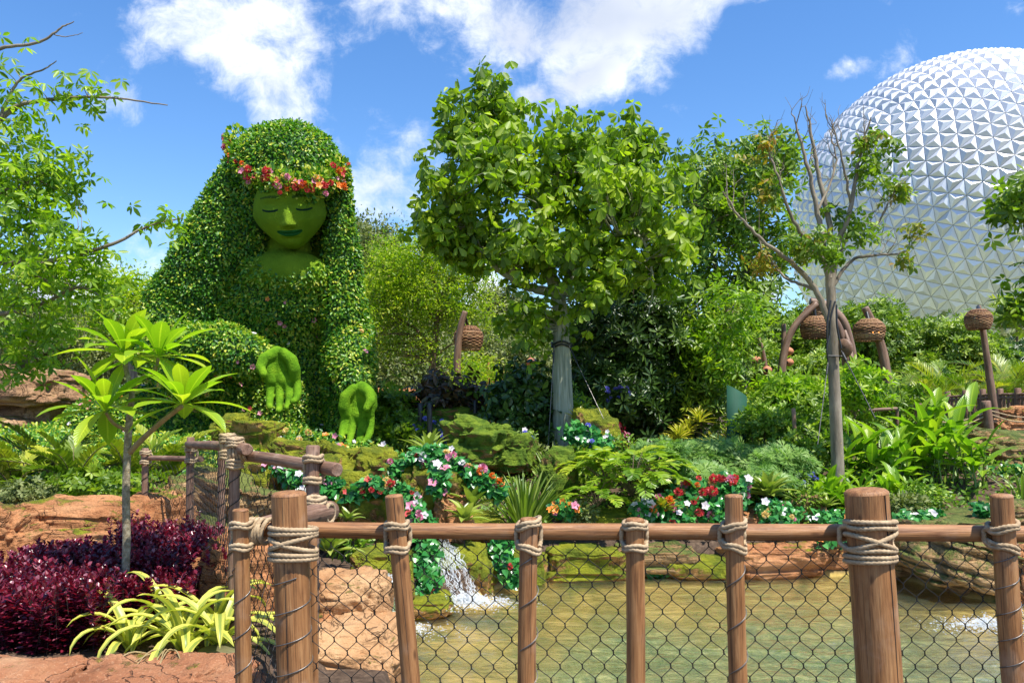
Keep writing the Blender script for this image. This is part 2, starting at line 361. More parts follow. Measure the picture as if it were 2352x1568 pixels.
M['lily'] = leafmat('variegated_leaf', [(.16, .27, .05), (.28, .38, .09)], .4, .3, stripe=(.60, .57, .10))
M['burg'] = leafmat('burgundy_leaf', [(.035, .004, .013), (.115, .010, .028), (.25, .022, .046), (.30, .12, .15)], .28, .22, tcol=(1.9, .5, .6))
M['flax'] = leafmat('sword_leaf', [(.06, .14, .02), (.12, .23, .035), (.2, .32, .06)], .4, .28)
M['phil'] = leafmat('philodendron_leaf', [(.07, .18, .015), (.17, .33, .025), (.33, .45, .04)], .34, .35)
M['cass'] = leafmat('feathery_leaf', [(.07, .20, .04), (.13, .30, .06), (.2, .38, .09)], .5, .35)
M['heli'] = leafmat('banana_like_leaf', [(.07, .20, .014), (.15, .33, .02), (.28, .45, .03)], .33, .42, vein=True)
M['drac'] = leafmat('variegated_dracaena_leaf', [(.10, .18, .02), (.2, .28, .03)], .38, .3, stripe=(.55, .48, .05))
M['brom'] = leafmat('bromeliad_leaf', [(.10, .20, .03), (.2, .31, .06), (.32, .42, .10)], .35, .25)
M['cover'] = leafmat('ground_cover_leaf', [(.05, .14, .015), (.12, .27, .025), (.24, .39, .04)], .45, .3)
M['palm'] = leafmat('palm_leaf', [(.06, .16, .014), (.16, .28, .025), (.36, .42, .04)], .4, .35)
M['reddark'] = leafmat('bronze_leaf', [(.03, .03, .012), (.09, .04, .015), (.06, .10, .02)], .4, .2)
M['bark'] = flatmat('grey_bark', [(.10, .08, .05), (.22, .18, .125), (.33, .28, .20)], .85, 10, bmp=.5, stretch=(1, 1, .25))
M['floss'] = flatmat('striped_floss_bark', [(.13, .15, .09), (.33, .34, .23), (.48, .47, .36)], .8, 16, bmp=.8, stretch=(2.2, 2.2, .12), bdist=.02)
M['twig'] = flatmat('brown_twig', [(.10, .065, .035), (.22, .16, .09)], .8, 12)
M['plumbark'] = flatmat('lichen_bark', [(.13, .10, .055), (.26, .21, .13), (.42, .37, .26)], .85, 38, bmp=.5)
M['plumbr'] = flatmat('tan_branch', [(.22, .15, .06), (.36, .27, .13)], .75, 30)
M['wood_'] = flatmat('varnished_log', [(.12, .045, .016), (.26, .11, .038), (.38, .185, .075)], .46, 9, bmp=.35, spec=.45, stretch=(5, 5, .45), bdist=.006)
M['wood2'] = flatmat('weathered_log', [(.09, .045, .03), (.2, .115, .08), (.32, .21, .15)], .62, 9, bmp=.45, stretch=(4, 4, .35), bdist=.008)
M['rope'] = flatmat('hemp_rope', [(.26, .175, .095), (.50, .37, .22)], .9, 60, bmp=.4, bdist=.002)
M['wire'] = flatmat('black_wire', [(.012, .011, .010), (.03, .026, .022)], .5, 20, metal=.3)
M['coil'] = flatmat('steel_wire', [(.12, .11, .10), (.25, .23, .21)], .4, 20, metal=.7)
M['lamp'] = flatmat('lamp_pole_bark', [(.10, .05, .028), (.2, .115, .07), (.30, .19, .12)], .55, 7, bmp=.3, stretch=(3, 3, .4))
M['wicker_'] = flatmat('wicker', [(.07, .025, .008), (.36, .16, .055), (.52, .28, .11)], .7, 26, bmp=.9, stretch=(.6, .6, .45), bdist=.03)
M['clay'] = flatmat('terracotta', [(.42, .15, .07), (.55, .23, .11)], .7, 5)
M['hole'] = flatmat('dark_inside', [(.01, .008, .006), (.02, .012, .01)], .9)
M['green'] = flatmat('green_metal', [(.003, .055, .028), (.005, .07, .038)], .8, 3, bmp=.05)
M['black'] = flatmat('black_metal', [(.012, .012, .012), (.025, .025, .025)], .45, 5)
M['soil'] = flatmat('mulch', [(.035, .02, .012), (.10, .06, .04), (.18, .11, .07)], .95, 30, bmp=1., tex='p', bdist=.04)
M['rock'] = rockmat('orange_rock', [(.27, .10, .035), (.46, .20, .08), (.60, .31, .14)], .02, strata=(1, 1, 3.2))
M['rockl'] = rockmat('light_tan_rock', [(.31, .14, .06), (.50, .27, .12), (.62, .38, .19)], -.1, strata=(1, 1, 1.6)); M['rockp'] = rockmat('orange_planter_rock', [(.27, .095, .04), (.42, .18, .085), (.55, .32, .17)], -.12, strata=(1, 1, 1.4))
M['rockt'] = rockmat('tan_layered_rock', [(.25, .13, .05), (.43, .26, .11), (.58, .40, .21)], .24, mosscol=((.10, .14, .03), (.24, .27, .06)), strata=(1, 1.2, 9.))
M['rockm'] = rockmat('mossy_rock', [(.24, .12, .035), (.42, .22, .07), (.52, .32, .13)], .50, strata=(1, 1, 2))
M['rockg'] = rockmat('green_mossy_rock', [(.2, .12, .05), (.40, .2, .07), (.48, .28, .12)], .60, mosscol=((.09, .17, .012), (.24, .34, .025)))
M['rockb'] = rockmat('brown_rock', [(.15, .075, .04), (.36, .2, .1), (.56, .38, .22)], .0, strata=(1, 1, 2.5))
M['moss'] = flatmat('clipped_moss', [(.06, .15, .006), (.115, .25, .010), (.20, .34, .015)], .95, 5, bmp=.8, tex='p', bscale=45, bdist=.03, spec=.1)
def flowermat(name, a, b): return leafmat(name, [a, b], .5, .3, tcol=(1.2, 1.2, 1.2))
M['fred'] = flowermat('red_petal', (.60, .03, .045), (.72, .12, .10))
M['fpink'] = flowermat('pink_petal', (.62, .09, .22), (.80, .40, .50))
M['forg'] = flowermat('orange_petal', (.80, .18, .02), (.82, .34, .05))
M['fwhite'] = flowermat('white_petal', (.72, .55, .62), (.82, .80, .78))
M['fyel'] = flowermat('yellow_petal', (.72, .48, .10), (.8, .66, .3))
M['fblue'] = flowermat('blue_petal', (.14, .16, .62), (.32, .30, .75))
# moss of the face with darker painted lids and lips
m, n = newmat('face_moss'); pos = n.new('ShaderNodeNewGeometry').outputs['Position']
sx = n.new('ShaderNodeSeparateXYZ'); n.l.new(attr(n, 'c', 'Vector'), sx.inputs[0])
col = n.ramp(n.noise(pos, 2.2, 6), [(.3, (.13, .24, .012)), (.7, (.22, .34, .02))])
col = n.mix(n.mrange(sx.outputs[0], .3, .7), col, (.02, .13, .03)); col = n.mix(n.mrange(sx.outputs[1], .3, .7), col, (.008, .035, .018))
n.l.new(pbsdf(n, col, .95, 0, .1, bump(n, n.noise(pos, 38, 5, .75), .9, .05)).outputs[0], n.out.inputs[0]); M['face'] = m
# brushed dome panels
m, n = newmat('aluminium_panel'); v = attr(n, 'c', 'Vector'); t = attr(n, 't', 'Fac')
col = n.ramp(n.math('MULTIPLY_ADD', n.noise(v, .15, 5), .5, n.math('MULTIPLY', t, .7)), [(.2, (.48, .50, .54)), (.8, (.68, .69, .72))])
n.l.new(pbsdf(n, col, .42, .34, .4, bump(n, n.noise(v, 1.4, 4), .06, .1)).outputs[0], n.out.inputs[0]); M['panel'] = m
M['seam'] = flatmat('panel_seam', [(.06, .06, .065), (.10, .10, .11)], .6, 1, bmp=0.)
M['conc'] = flatmat('pale_cladding', [(.45, .46, .48), (.58, .59, .6)], .5, .3, bmp=.05, tex='p')
# water
m, n = newmat('clear_pond_water'); pos = n.new('ShaderNodeNewGeometry').outputs['Position']
mp = n.new('ShaderNodeMapping'); n.l.new(pos, mp.inputs[0]); mp.inputs['Scale'].default_value = (1., 2.4, 1)
h = n.math('ADD', n.noise(mp.outputs[0], 2.6, 3, .5, 1.2), n.math('MULTIPLY', n.noise(mp.outputs[0], 8, 5, .65, 1.2), .6))
nb = bump(n, h, .6, .05); fr = n.new('ShaderNodeFresnel'); fr.inputs[0].default_value = 1.33; n.l.new(nb, fr.inputs[1])
gl = n.new('ShaderNodeBsdfGlossy'); gl.inputs['Roughness'].default_value = .05; n.l.new(nb, gl.inputs['Normal'])
tp = n.new('ShaderNodeBsdfRefraction'); tp.inputs[0].default_value = (.93, .96, .84, 1); tp.inputs['IOR'].default_value = 1.12; tp.inputs['Roughness'].default_value = .02; n.l.new(nb, tp.inputs['Normal'])
tp2 = n.new('ShaderNodeBsdfTransparent'); tp2.inputs[0].default_value = (.94, .97, .86, 1)
df = n.new('ShaderNodeBsdfDiffuse'); df.inputs[0].default_value = (.24, .32, .22, 1)
ma = n.new('ShaderNodeMixShader'); ma.inputs[0].default_value = .6; n.l.new(tp.outputs[0], ma.inputs[1]); n.l.new(tp2.outputs[0], ma.inputs[2])
mb_ = n.new('ShaderNodeMixShader'); mb_.inputs[0].default_value = .09; n.l.new(ma.outputs[0], mb_.inputs[1]); n.l.new(df.outputs[0], mb_.inputs[2])
mc_ = n.new('ShaderNodeMixShader'); n.l.new(n.math('MULTIPLY', fr.outputs[0], 1.9, clamp=True), mc_.inputs[0]); n.l.new(mb_.outputs[0], mc_.inputs[1]); n.l.new(gl.outputs[0], mc_.inputs[2]); n.l.new(mc_.outputs[0], n.out.inputs[0]); M['water'] = m
m, n = newmat('falling_water'); b = pbsdf(n, (.86, .89, .9), .15, 0, .8); tr = n.new('ShaderNodeBsdfTransparent'); mx = n.new('ShaderNodeMixShader'); mx.inputs[0].default_value = .42
n.l.new(tr.outputs[0], mx.inputs[1]); n.l.new(b.outputs[0], mx.inputs[2]); n.l.new(mx.outputs[0], n.out.inputs[0]); M['fall'] = m
# ground: mulch, with the pond bed of ochre stone; deep water's absorption painted in green
m, n = newmat('garden_ground'); pos = n.new('ShaderNodeNewGeometry').outputs['Position']; sz = n.new('ShaderNodeSeparateXYZ'); n.l.new(pos, sz.inputs[0])
soil = n.ramp(n.noise(pos, 18, 7, .7), [(.3, (.035, .022, .014)), (.55, (.10, .065, .042)), (.75, (.2, .14, .09))])
bed = n.ramp(n.noise(pos, 2.2, 7, .65, .8), [(.34, (.14, .15, .04)), (.5, (.45, .32, .09)), (.66, (.70, .46, .15))])
deep = n.ramp(n.noise(pos, 6.5, 8, .78, 1.2), [(.38, (.04, .11, .06)), (.5, (.24, .28, .12)), (.60, (.66, .58, .28))])
bed = n.mix(n.mrange(n.math('MULTIPLY_ADD', n.noise(pos, 1.2, 4), .5, sz.outputs[2]), -.74, -.46), deep, bed)
col = n.mix(n.mrange(sz.outputs[2], -.5, -.42), bed, soil)
n.l.new(pbsdf(n, col, .9, 0, .2, bump(n, n.noise(pos, 25, 6, .7), .6, .03)).outputs[0], n.out.inputs[0]); M['ground'] = m
m, n = newmat('bulb_glow'); e = n.new('ShaderNodeEmission'); e.inputs[0].default_value = (1, .42, .1, 1); e.inputs[1].default_value = 1.6; n.l.new(e.outputs[0], n.out.inputs[0]); M['bulb'] = m

def woodmat(name, a, b_, c_, rough, grey):
    m, n = newmat(name); v = attr(n, 'c', 'Vector')
    def st(x, y, z): mp = n.new('ShaderNodeMapping'); n.l.new(v, mp.inputs[0]); mp.inputs['Scale'].default_value = (x, y, z); return mp.outputs[0]
    f = n.noise(st(5, 5, .5), 8, 6, .65, .4); col = n.ramp(f, [(.28, a), (.5, b_), (.72, c_)])
    gr = n.noise(st(40, 40, .7), 4, 5, .7, .3); col = n.mix(n.mrange(gr, .50, .36, 0., .65), col, tuple(q*.45 for q in a))
    kn = n.new('ShaderNodeTexVoronoi'); n.l.new(st(3, 3, 1.2), kn.inputs[0]); kn.inputs['Scale'].default_value = 4.; col = n.mix(n.mrange(kn.outputs[0], .15, .05, 0., .8), col, tuple(q*.5 for q in a))
    wr = n.noise(st(1, 1, 1), 5.5, 5, .6); col = n.mix(n.mrange(wr, .52, .72, 0., .55), col, grey)
    h = n.math('MULTIPLY_ADD', gr, 1.2, f); rg = n.mrange(wr, .4, .65, rough, rough+.25, False)
    n.l.new(pbsdf(n, col, rg, 0, .4, bump(n, h, .45, .006)).outputs[0], n.out.inputs[0]); return m
M['wood'] = woodmat('varnished_log', (.15, .058, .02), (.32, .145, .052), (.44, .23, .095), .42, (.40, .26, .165)); M['wood2'] = woodmat('weathered_log', (.11, .055, .032), (.22, .12, .075), (.34, .22, .15), .6, (.38, .28, .21))

m, n = newmat('wicker'); col = n.ramp(n.math('MULTIPLY_ADD', n.noise(attr(n, 'c', 'Vector'), 12, 4), .6, n.math('MULTIPLY', attr(n, 't', 'Fac'), .5)), [(.3, (.10, .04, .016)), (.55, (.30, .145, .06)), (.8, (.46, .27, .13))]); n.l.new(pbsdf(n, col, .7).outputs[0], n.out.inputs[0]); M['wicker'] = m
# ---------------- terrain, pond ----------------
WZ = -.5
def W(px, py): Y = (EYE-WZ)*F/(py-HY); return ((px-HX)/F*Y, Y)
pond = [W(905, 1568), W(880, 1500), W(868, 1445), W(935, 1400), (-.62, 8.0), W(1130, 1358), W(1240, 1335), W(1330, 1325), W(1700, 1319), W(1950, 1322), W(2051, 1325), W(2131, 1345), W(2201, 1368), W(2300, 1384), W(2500, 1400), (6.6, 6.2), (6.2, 4.6), (-.55, 4.6)]
pond = np.array(pond)
def pond_sd(x, y):
    p = np.c_[x, y]; d = np.full(len(p), 1e9); ins = np.zeros(len(p), bool); n = len(pond)
    for i in range(n):
        a, b = pond[i], pond[(i+1) % n]; e = b-a; t = np.clip(((p-a)@e)/(e@e), 0, 1)
        d = np.minimum(d, np.linalg.norm(p-a-t[:, None]*e, axis=1))
        c = ((a[1] <= p[:, 1]) & (b[1] > p[:, 1])) | ((b[1] <= p[:, 1]) & (a[1] > p[:, 1]))
        xi = a[0]+(p[:, 1]-a[1])*e[0]/(e[1] if abs(e[1]) > 1e-9 else 1e-9); ins ^= c & (p[:, 0] < xi)
    return np.where(ins, -d, d)
def GZ(x, y):
    x = np.atleast_1d(np.asarray(x, float)); y = np.atleast_1d(np.asarray(y, float))
    b = np.interp(y, [3.4, 5, 8, 9.3, 9.8, 10.5, 12, 13.3, 16, 20, 30, 48, 70, 1000], [0, -.1, -.2, -.2, -.12, .0, .42, .68, .8, .95, .95, .8, -8, -9])
    l = np.interp(y, [3.3, 3.8, 4.1, 7.0, 7.25, 8, 10, 12, 14, 18, 30, 48, 70, 1000], [0, 0, .2, .16, .2, .5, .6, .86, 1.08, 1.3, 1.3, .8, -8, -9])
    wl = sstep(-x, 2.7, 3.5)*sstep(y, 7, 8)+sstep(-x, 1.15, 1.35)*(1-sstep(y, 6.5, 7.5)); wl = np.clip(wl, 0, 1)
    z = b*(1-wl)+l*wl
    r = sstep(x, 5.2, 7.)*sstep(y, 8, 11)*(1-sstep(y, 30, 45)); z = z+r*.25
    z = z+.035*fbm(np.c_[x*.9, y*.9, x*0], 4, 3)*(y < 80)
    sd = pond_sd(x, y); bed = WZ-.06-.42*sstep(-sd, .1, 1.9)+.04*fbm(np.c_[x*2, y*2, x*0], 3, 5)
    k = sstep(sd, -.02, .16); return bed*(1-k)+np.where(sd > 0, z, z)*k
def gz(x, y): return float(GZ(x, y)[0])
def Pg(px, Y): x = (px-HX)/F*Y; return np.array([x, Y, gz(x, Y)])
xs = np.unique(np.concatenate([np.linspace(-400, -40, 12), np.linspace(-40, -9, 20), np.linspace(-9, 9, 200), np.linspace(9, 40, 20), np.linspace(40, 400, 12)]))
ys = np.unique(np.concatenate([np.linspace(-40, 2, 12), np.linspace(2, 16, 190), np.linspace(16, 60, 50), np.linspace(60, 900, 14)]))
gx, gy = np.meshgrid(xs, ys); zz = GZ(gx.ravel(), gy.ravel()); nx, ny = len(xs), len(ys)
i = (np.arange(ny-1)[:, None]*nx+np.arange(nx-1)[None]).ravel()
mb = MB().add(np.c_[gx.ravel(), gy.ravel(), zz], np.c_[i, i+1, i+nx+1, i+nx])
tag(obj('ground', mb, M['ground']), kind='structure')
n_ = 260; wx = np.linspace(-2.2, 7, n_); wy = np.linspace(4.3, 10.1, n_); gx, gy = np.meshgrid(wx, wy)
i = (np.arange(n_-1)[:, None]*n_+np.arange(n_-1)[None]).ravel(); q = np.c_[i, i+1, i+n_+1, i+n_]
V = np.c_[gx.ravel(), gy.ravel(), np.full(n_*n_, WZ)]; sw = np.c_[V[:, 0]*1.1, V[:, 1]*3.2, V[:, 0]*0]; sw[:, :2] += .5*np.c_[vnoise(sw*.7, 41), vnoise(sw*.7, 42)]; V[:, 2] += .016*vnoise(sw*1.6, 43)+.010*vnoise(sw*3.7, 44)+.005*vnoise(sw*8, 45); cen = V[q].mean(1); q = q[pond_sd(cen[:, 0], cen[:, 1]) < .22]
tag(obj('pond_water', MB().add(V, q), M['water']), kind='structure')
# ---------------- rocks ----------------
def rock(label, c, r, mat, seed, rot=0., lv=5, amp=.28, step=0., block=.55, group=None, name='rock', tilt=0., fine=.035):
    v, f = ico(lv); sc_ = np.array(r, float); e = 1-block*.55
    u = np.sign(v)*np.abs(v)**e; u = u/np.max(np.abs(u)**1.0, axis=0)
    s0 = seed*7.7; q = v*1.25+s0
    d = 1+amp*fbm(q, 3, seed)+amp*.35*(1-2*np.abs(vnoise(q*2.1+5, seed+9)))
    d = d-amp*.2*np.exp(-(vnoise(q*1.7+9, seed+21)/.09)**2)-amp*.14*np.exp(-(vnoise(q*3.6+3, seed+31)/.10)**2)
    u = u*d[:, None]
    if step: z = u[:, 2]*r[2]*step; fr = z-np.floor(z); lay = np.floor(z); h_ = hash3(lay.astype(int), lay.astype(int)*0+seed, lay.astype(int)*0, 3); u[:, :2] *= (1+.05*h_-.07*(fr > .72))[:, None]
    u = u*sc_; u = u+nrm(v)*fine*min(r)*2*fbm(v*7+s0, 3, seed+4)[:, None]
    u = u@roty(tilt).T@rotz(rot).T
    c = np.array(c, float); mb = MB().add(u+c, f)
    o = obj(name, mb, mat, None, True, off=tuple(c)); o.location = c; return tag(o, label, 'rock', group)
def prock(label, px, py, Y, wpx, hpx, mat, seed, dy=None, **kw):
    c = P(px, py, Y); rx, rz = wpx*S(Y)/2, hpx*S(Y)/2
    return rock(label, c, (rx, dy or min(rx, 1.1)*.9, rz), mat, seed, **kw)
MR, MP_, MT, MM, MG, MBR = M['rock'], M['rockp'], M['rockt'], M['rockm'], M['rockg'], M['rockb']
# planter kerb at the lower left
prock('rough red rock kerb in the bottom left corner of the photo', 60, 1603, 3.9, 330, 150, MP_, 1, dy=.28, lv=5, amp=.2, block=.9)
prock('rough red rock kerb below the variegated lily, left of the corner posts', 340, 1612, 3.85, 420, 170, MP_, 2, dy=.27, lv=5, amp=.2, block=.9)
prock('red rock kerb end touching the thin corner post', 520, 1615, 3.75, 130, 140, MP_, 3, dy=.2, lv=4, amp=.12, block=.9)
# ledge behind the burgundy hedge
prock('long smooth orange rock ledge behind the plumeria trunk', 190, 1262, 7.35, 400, 215, MR, 4, dy=.4, lv=5, amp=.24, block=.8, step=3, tilt=.03)
prock('orange rock ledge at the left edge of the photo behind the burgundy hedge', 10, 1262, 7.0, 180, 190, MR, 5, dy=.42, lv=5, amp=.24, block=.8)
prock('orange rock under the back fence posts, right end of the left ledge', 345, 1235, 7.75, 170, 210, MR, 6, dy=.4, lv=4, amp=.14, block=.8)
prock('tan crumbling rock slope behind the two back posts of the planter fence', 470, 1190, 8.7, 260, 210, MT, 7, dy=.6, lv=5, amp=.3, tilt=.35, step=4)
prock('tan rock slope low behind the planter fence mesh', 450, 1290, 7.9, 240, 150, MR, 8, dy=.4, lv=4, amp=.22)
prock('orange rock seen through the mesh left of the thick corner post', 590, 1420, 5.5, 240, 400, MR, 9, dy=.35, lv=5, amp=.16, block=.8)
prock('big orange boulder at the left edge of the pond behind the thick corner post', 795, 1395, 5.75, 180, 170, M['rockl'], 10, dy=.32, lv=5, amp=.14, block=.7)
prock('smooth pinkish rock slab sloping into the pond bottom left', 800, 1540, 5.35, 235, 230, M['rockl'], 11, dy=.5, lv=5, amp=.12, block=.9, tilt=.15)
prock('orange rock slab leaning under the pond edge boulder', 720, 1500, 5.7, 150, 240, MR, 12, dy=.4, lv=4, amp=.14, block=.9)
# cave rock far left
prock('domed brown cliff rock at the left edge above the ivy slope', 70, 890, 15, 215, 85, MBR, 13, dy=.9, lv=5, amp=.16, block=.8)
prock('dark red recessed rock under the domed cliff rock', 62, 950, 15.1, 150, 75, M['rockb'], 14, dy=.6, lv=4, amp=.25, block=.7)
prock('low grey brown rock at the foot of the left cliff', 30, 985, 14.6, 150, 60, MBR, 15, dy=.6, lv=4, amp=.2)
# mossy boulders around the topiary
for k, (lab, px, py, Y, w_, h_, mt, kw) in enumerate([
    ('block shaped mossy boulder under the topiary sleeve, right of the plumeria leaves', 590, 1015, 11.8, 105, 90, MM, dict(block=1.)),
    ('small mossy boulder left of the block shaped one under the sleeve', 535, 990, 12.3, 80, 70, MM, {}),
    ('yellow mossy boulder behind the receding fence log', 690, 1065, 10.4, 130, 100, MM, dict(block=.9)),
    ('yellow green mossy rock with a flat slanting top by the second hand', 765, 1080, 10.6, 110, 120, MM, dict(block=1., tilt=.3)),
    ('tall mossy rock face behind the stub of the fence log', 790, 1160, 9.6, 120, 150, MM, dict(block=.8)),
    ('mossy rock below the log end, dripping over the upper basin', 740, 1120, 9.9, 120, 130, MM, dict(block=.7)),
    ('mossy rock seen through the planter fence between its posts', 615, 1110, 9.6, 140, 130, MM, {}),
    ('round mossy boulder between the ivy garlands left of the tall rock', 873, 1080, 10.2, 95, 90, MM, {}),
    ('dark green mossy ledge under the left ivy garland', 845, 1175, 9.1, 130, 110, MM, dict(block=.8)),
    ('large mossy orange boulder hung with the pink flower garland', 1000, 1140, 9.7, 165, 165, MM, dict(block=.8, lv=5, tilt=.2)),
    ('dark cracked rock between the large boulder and the sword leaves', 1040, 1185, 9.3, 80, 100, MR, dict(amp=.35)),
    ('bright green peaked mossy boulder in the middle of the garden', 1105, 1012, 12.3, 150, 100, MG, dict(block=.5, lv=5, amp=.4)),
    ('orange and green rock at the right foot of the peaked boulder', 1180, 1045, 12.2, 90, 80, MG, dict(amp=.3)),
    ('small green rock at the left shoulder of the peaked boulder', 1070, 995, 12.6, 50, 40, MG, {}),
    ('brown mossy boulder right of the pale trunk draped with ivy', 1362, 1010, 12.6, 105, 130, MM, dict(amp=.2)),
    ('dark mossy rock in shade left of the peaked boulder', 1035, 965, 14.5, 180, 60, MG, dict(amp=.2)),
    ('mossy ledge over which the left waterfall drops', 880, 1320, 7.6, 120, 120, MM, dict(block=.9, amp=.2)),
    ('green rock at the foot of the left waterfall', 862, 1400, 7.35, 90, 120, MG, dict(block=.6)),
    ('mossy shoulder left of the main cascade', 960, 1330, 8.5, 120, 130, MM, dict(amp=.2)),
    ('low flat mossy rock at the pond edge between the two waterfalls', 965, 1385, 7.9, 150, 45, MM, dict(block=.8, amp=.15)),
    ('wet rock bed under the main cascade', 1060, 1310, 9.0, 160, 130, MM, dict(dy=.45, block=.5, amp=.15)),
    ('mossy bank right of the main cascade behind the second thin post', 1180, 1310, 9.4, 150, 95, MM, dict(block=.9, amp=.15)),
    ('green mossy bank on the far shore right of the second thin post', 1330, 1285, 9.75, 190, 75, MM, dict(block=.9, amp=.15, step=4)),
    ('orange undercut rock on the far shore right of the third thin post', 1500, 1275, 9.85, 190, 75, MT, dict(block=.9, amp=.15, step=5)),
    ('mossy low rock lip on the far shore left of the fourth thin post', 1600, 1295, 9.75, 180, 50, MM, dict(block=.9, amp=.12)),
    ('pinkish cracked rock on the far shore right of the fourth thin post', 1760, 1280, 9.95, 230, 85, MR, dict(block=.95, amp=.13, step=4)),
    ('red rock face on the far shore left of the thickest post', 1900, 1278, 9.95, 160, 90, MR, dict(block=.95, amp=.15)),
    ('long sandy layered rock right of the thickest post', 2090, 1265, 9.7, 190, 110, MT, dict(block=.7, amp=.18, step=9)),
    ('big tilted layered rock sloping down to the pond on the right', 2235, 1290, 8.9, 300, 150, MT, dict(block=.7, amp=.2, step=11, tilt=.30, lv=5)),
    ('flat topped layered rock above the right pond bank', 2200, 1215, 9.9, 250, 75, MT, dict(block=.8, amp=.15, step=12, tilt=-.1, lv=5)),
    ('sandy rock shelf at the right edge above the pond', 2330, 1200, 9.8, 140, 100, MT, dict(block=.8, amp=.15, step=9)),
    ('orange rock at the right edge beside the last post', 2375, 1330, 8.4, 120, 150, MR, dict(block=.7, amp=.2)),
    ('small mossy orange block beside the right flower bed', 1848, 1165, 10.6, 80, 65, MT, dict(block=1., amp=.15)),
    ('orange planter rock under the right flower bed', 1700, 1200, 10.3, 110, 60, MR, dict(block=1., amp=.1)),
    ('greyish stone block under the olive bromeliad', 1745, 1195, 10.35, 70, 60, MR, dict(block=1.1, amp=.05)),
    ('large green streaked rock at the right edge below the bollards', 2320, 1075, 12.6, 190, 150, MT, dict(block=.9, amp=.2, step=5, lv=5)),
    ('faceted red brown boulder on the right bank below the bollards', 2320, 1005, 14.8, 120, 85, MR, dict(block=1., amp=.3)),
    ('small red brown boulder left of the faceted one by the bollard', 2240, 1020, 14.9, 80, 55, MR, dict(block=1., amp=.3)),
    ('red brown boulder at the far right edge behind the bollards', 2360, 965, 16., 110, 60, MR, dict(block=1., amp=.3)),
    ('far orange rock outcrop beside the leaning lamp', 1110, 905, 19., 130, 60, MR, dict(block=.9, amp=.25, step=3)),
    ('far orange rock pile right of the thin red pole', 1180, 890, 20., 90, 70, MT, dict(block=.9, amp=.25, step=3)),
    ('far rust coloured rock low behind the dark bush', 1150, 960, 17.5, 120, 90, MR, dict(block=.9, amp=.25)),
    ('tan rock strip behind the second hand of the topiary', 900, 915, 17.5, 160, 45, MR, dict(block=.9, amp=.2)),
    ('far mossy rock behind the slim tree', 1880, 915, 17., 130, 90, MG, dict(amp=.25)),
    ('dry shaded rock left of the slim tree trunk', 1850, 985, 14., 120, 60, MBR, dict(amp=.2)),
    ('rock arch block left of the philodendron, moss on its rim', 1283, 1105, 10.9, 85, 130, M['rockg'], dict(amp=.2, block=.6)),
    ('low mossy rock behind the rail under the philodendron', 1400, 1195, 10.2, 160, 50, MM, dict(amp=.12)),
    ('mossy mound behind the rail left of the sword leaves', 1100, 1210, 9.9, 120, 60, MM, dict(amp=.15))]):
    kw = dict(lv=5) | kw; prock(lab, px, py, Y, w_, h_, mt, 30+k, **kw)
# dark opening of the rock arch
c = P(1290, 1120, 10.35); mb = MB(); a = np.linspace(0, 2*np.pi, 24, endpoint=False)
# waterfalls
def cascade(label, path, width, n, foam, fr):
    t_ = thing('waterfall', label, 'waterfall', path[-1]); mb = MB()
    for k in range(n):
        u = rng.uniform(-1, 1); off = np.array([u*width, rng.uniform(-.05, .03), 0])
        a, b = sorted(rng.random(2)); b = min(1, a+rng.uniform(.12, .4)); pts = smooth_path(path, 8); i0, i1 = int(a*(len(pts)-1)), max(int(a*(len(pts)-1))+2, int(b*(len(pts)-1)))
        q = pts[i0:i1+1]
        if len(q) < 2: continue
        q = q+off+rng.normal(size=q.shape)*[.015, .01, .012]+[0, 0, .02]; tube(mb, q, np.linspace(.001, rng.uniform(.002, .0055), len(q)), 4)
    obj('stream', mb, M['fall'], t_); mb = MB(); v, f = ico(1)
    for k in range(foam):
        r_ = abs(rng.normal())*fr; a = rng.uniform(0, 2*np.pi); p = np.array(path[-1])+[r_*math.cos(a)*1.5, r_*math.sin(a)*.7, abs(rng.normal())*.05*max(0, 1-r_/fr/2)]; p[2] = max(p[2], WZ+.004)
        mb.add(v*[1, 1, .5]*rng.uniform(.002, .009)+p, f)
    obj('foam', mb, M['fall'], t_)
cascade('main cascade tumbling over mossy rock into the middle of the pond edge', [P(1010, 1242, 8.85), P(1030, 1280, 8.35), P(1052, 1330, 8.2), P(1072, 1385, 7.9)], .15, 140, 3600, .2)
cascade('left waterfall dropping off the mossy ledge next to the first thin post', [P(878, 1322, 7.25), P(882, 1345, 7.0), P(884, 1400, 6.98), P(885, 1447, 7.0)], .10, 190, 2600, .18)
cascade('thin splash of water at the right pond edge near the last post', [P(2330, 1395, 8.0), P(2320, 1410, 7.9), P(2310, 1440, 7.1), P(2260, 1438, 7.25)], .1, 60, 1500, .2)
# ---------------- trees ----------------
def limbs(mb, L, sides=14, rough=.02):
    allp = []; allr = []
    for li, (pts, r0, r1) in enumerate(L):
        q = np.array([P(*p) for p in pts]); q = smooth_path(q, 7); q[1:-1] += (li > 0)* rng.normal(size=q[1:-1].shape)*min(r1*.2+.002, .012)
        rr = np.linspace(r0, r1, len(q)); tube(mb, q, rr, sides, rough=rough); allp.append(q); allr.append(rr)
    return np.vstack(allp), np.concatenate(allr)
def blob_pts(blobs, thin=1.):
    out = []; inn = []
    for (px, py, Y, rx, ry, rd, n) in blobs:
        n = max(2, int(n*thin)); d = rdir(n); r = rng.random(n)**(1/2.6); c = P(px, py, Y)
        if thin < 1: m_ = max(2, n//5); cd = rdir(m_); j_ = rng.integers(0, m_, n); d = nrm(cd[j_]+rng.normal(size=(n, 3))*.28); r = np.clip((rng.random(m_)**(1/3.))[j_]*1.03+rng.normal(size=n)*.08, 0, 1.1)
        out.append(c+d*r[:, None]*[rx*S(Y), rd, ry*S(Y)]); inn.append(d)
    return np.vstack(out), np.vstack(inn)
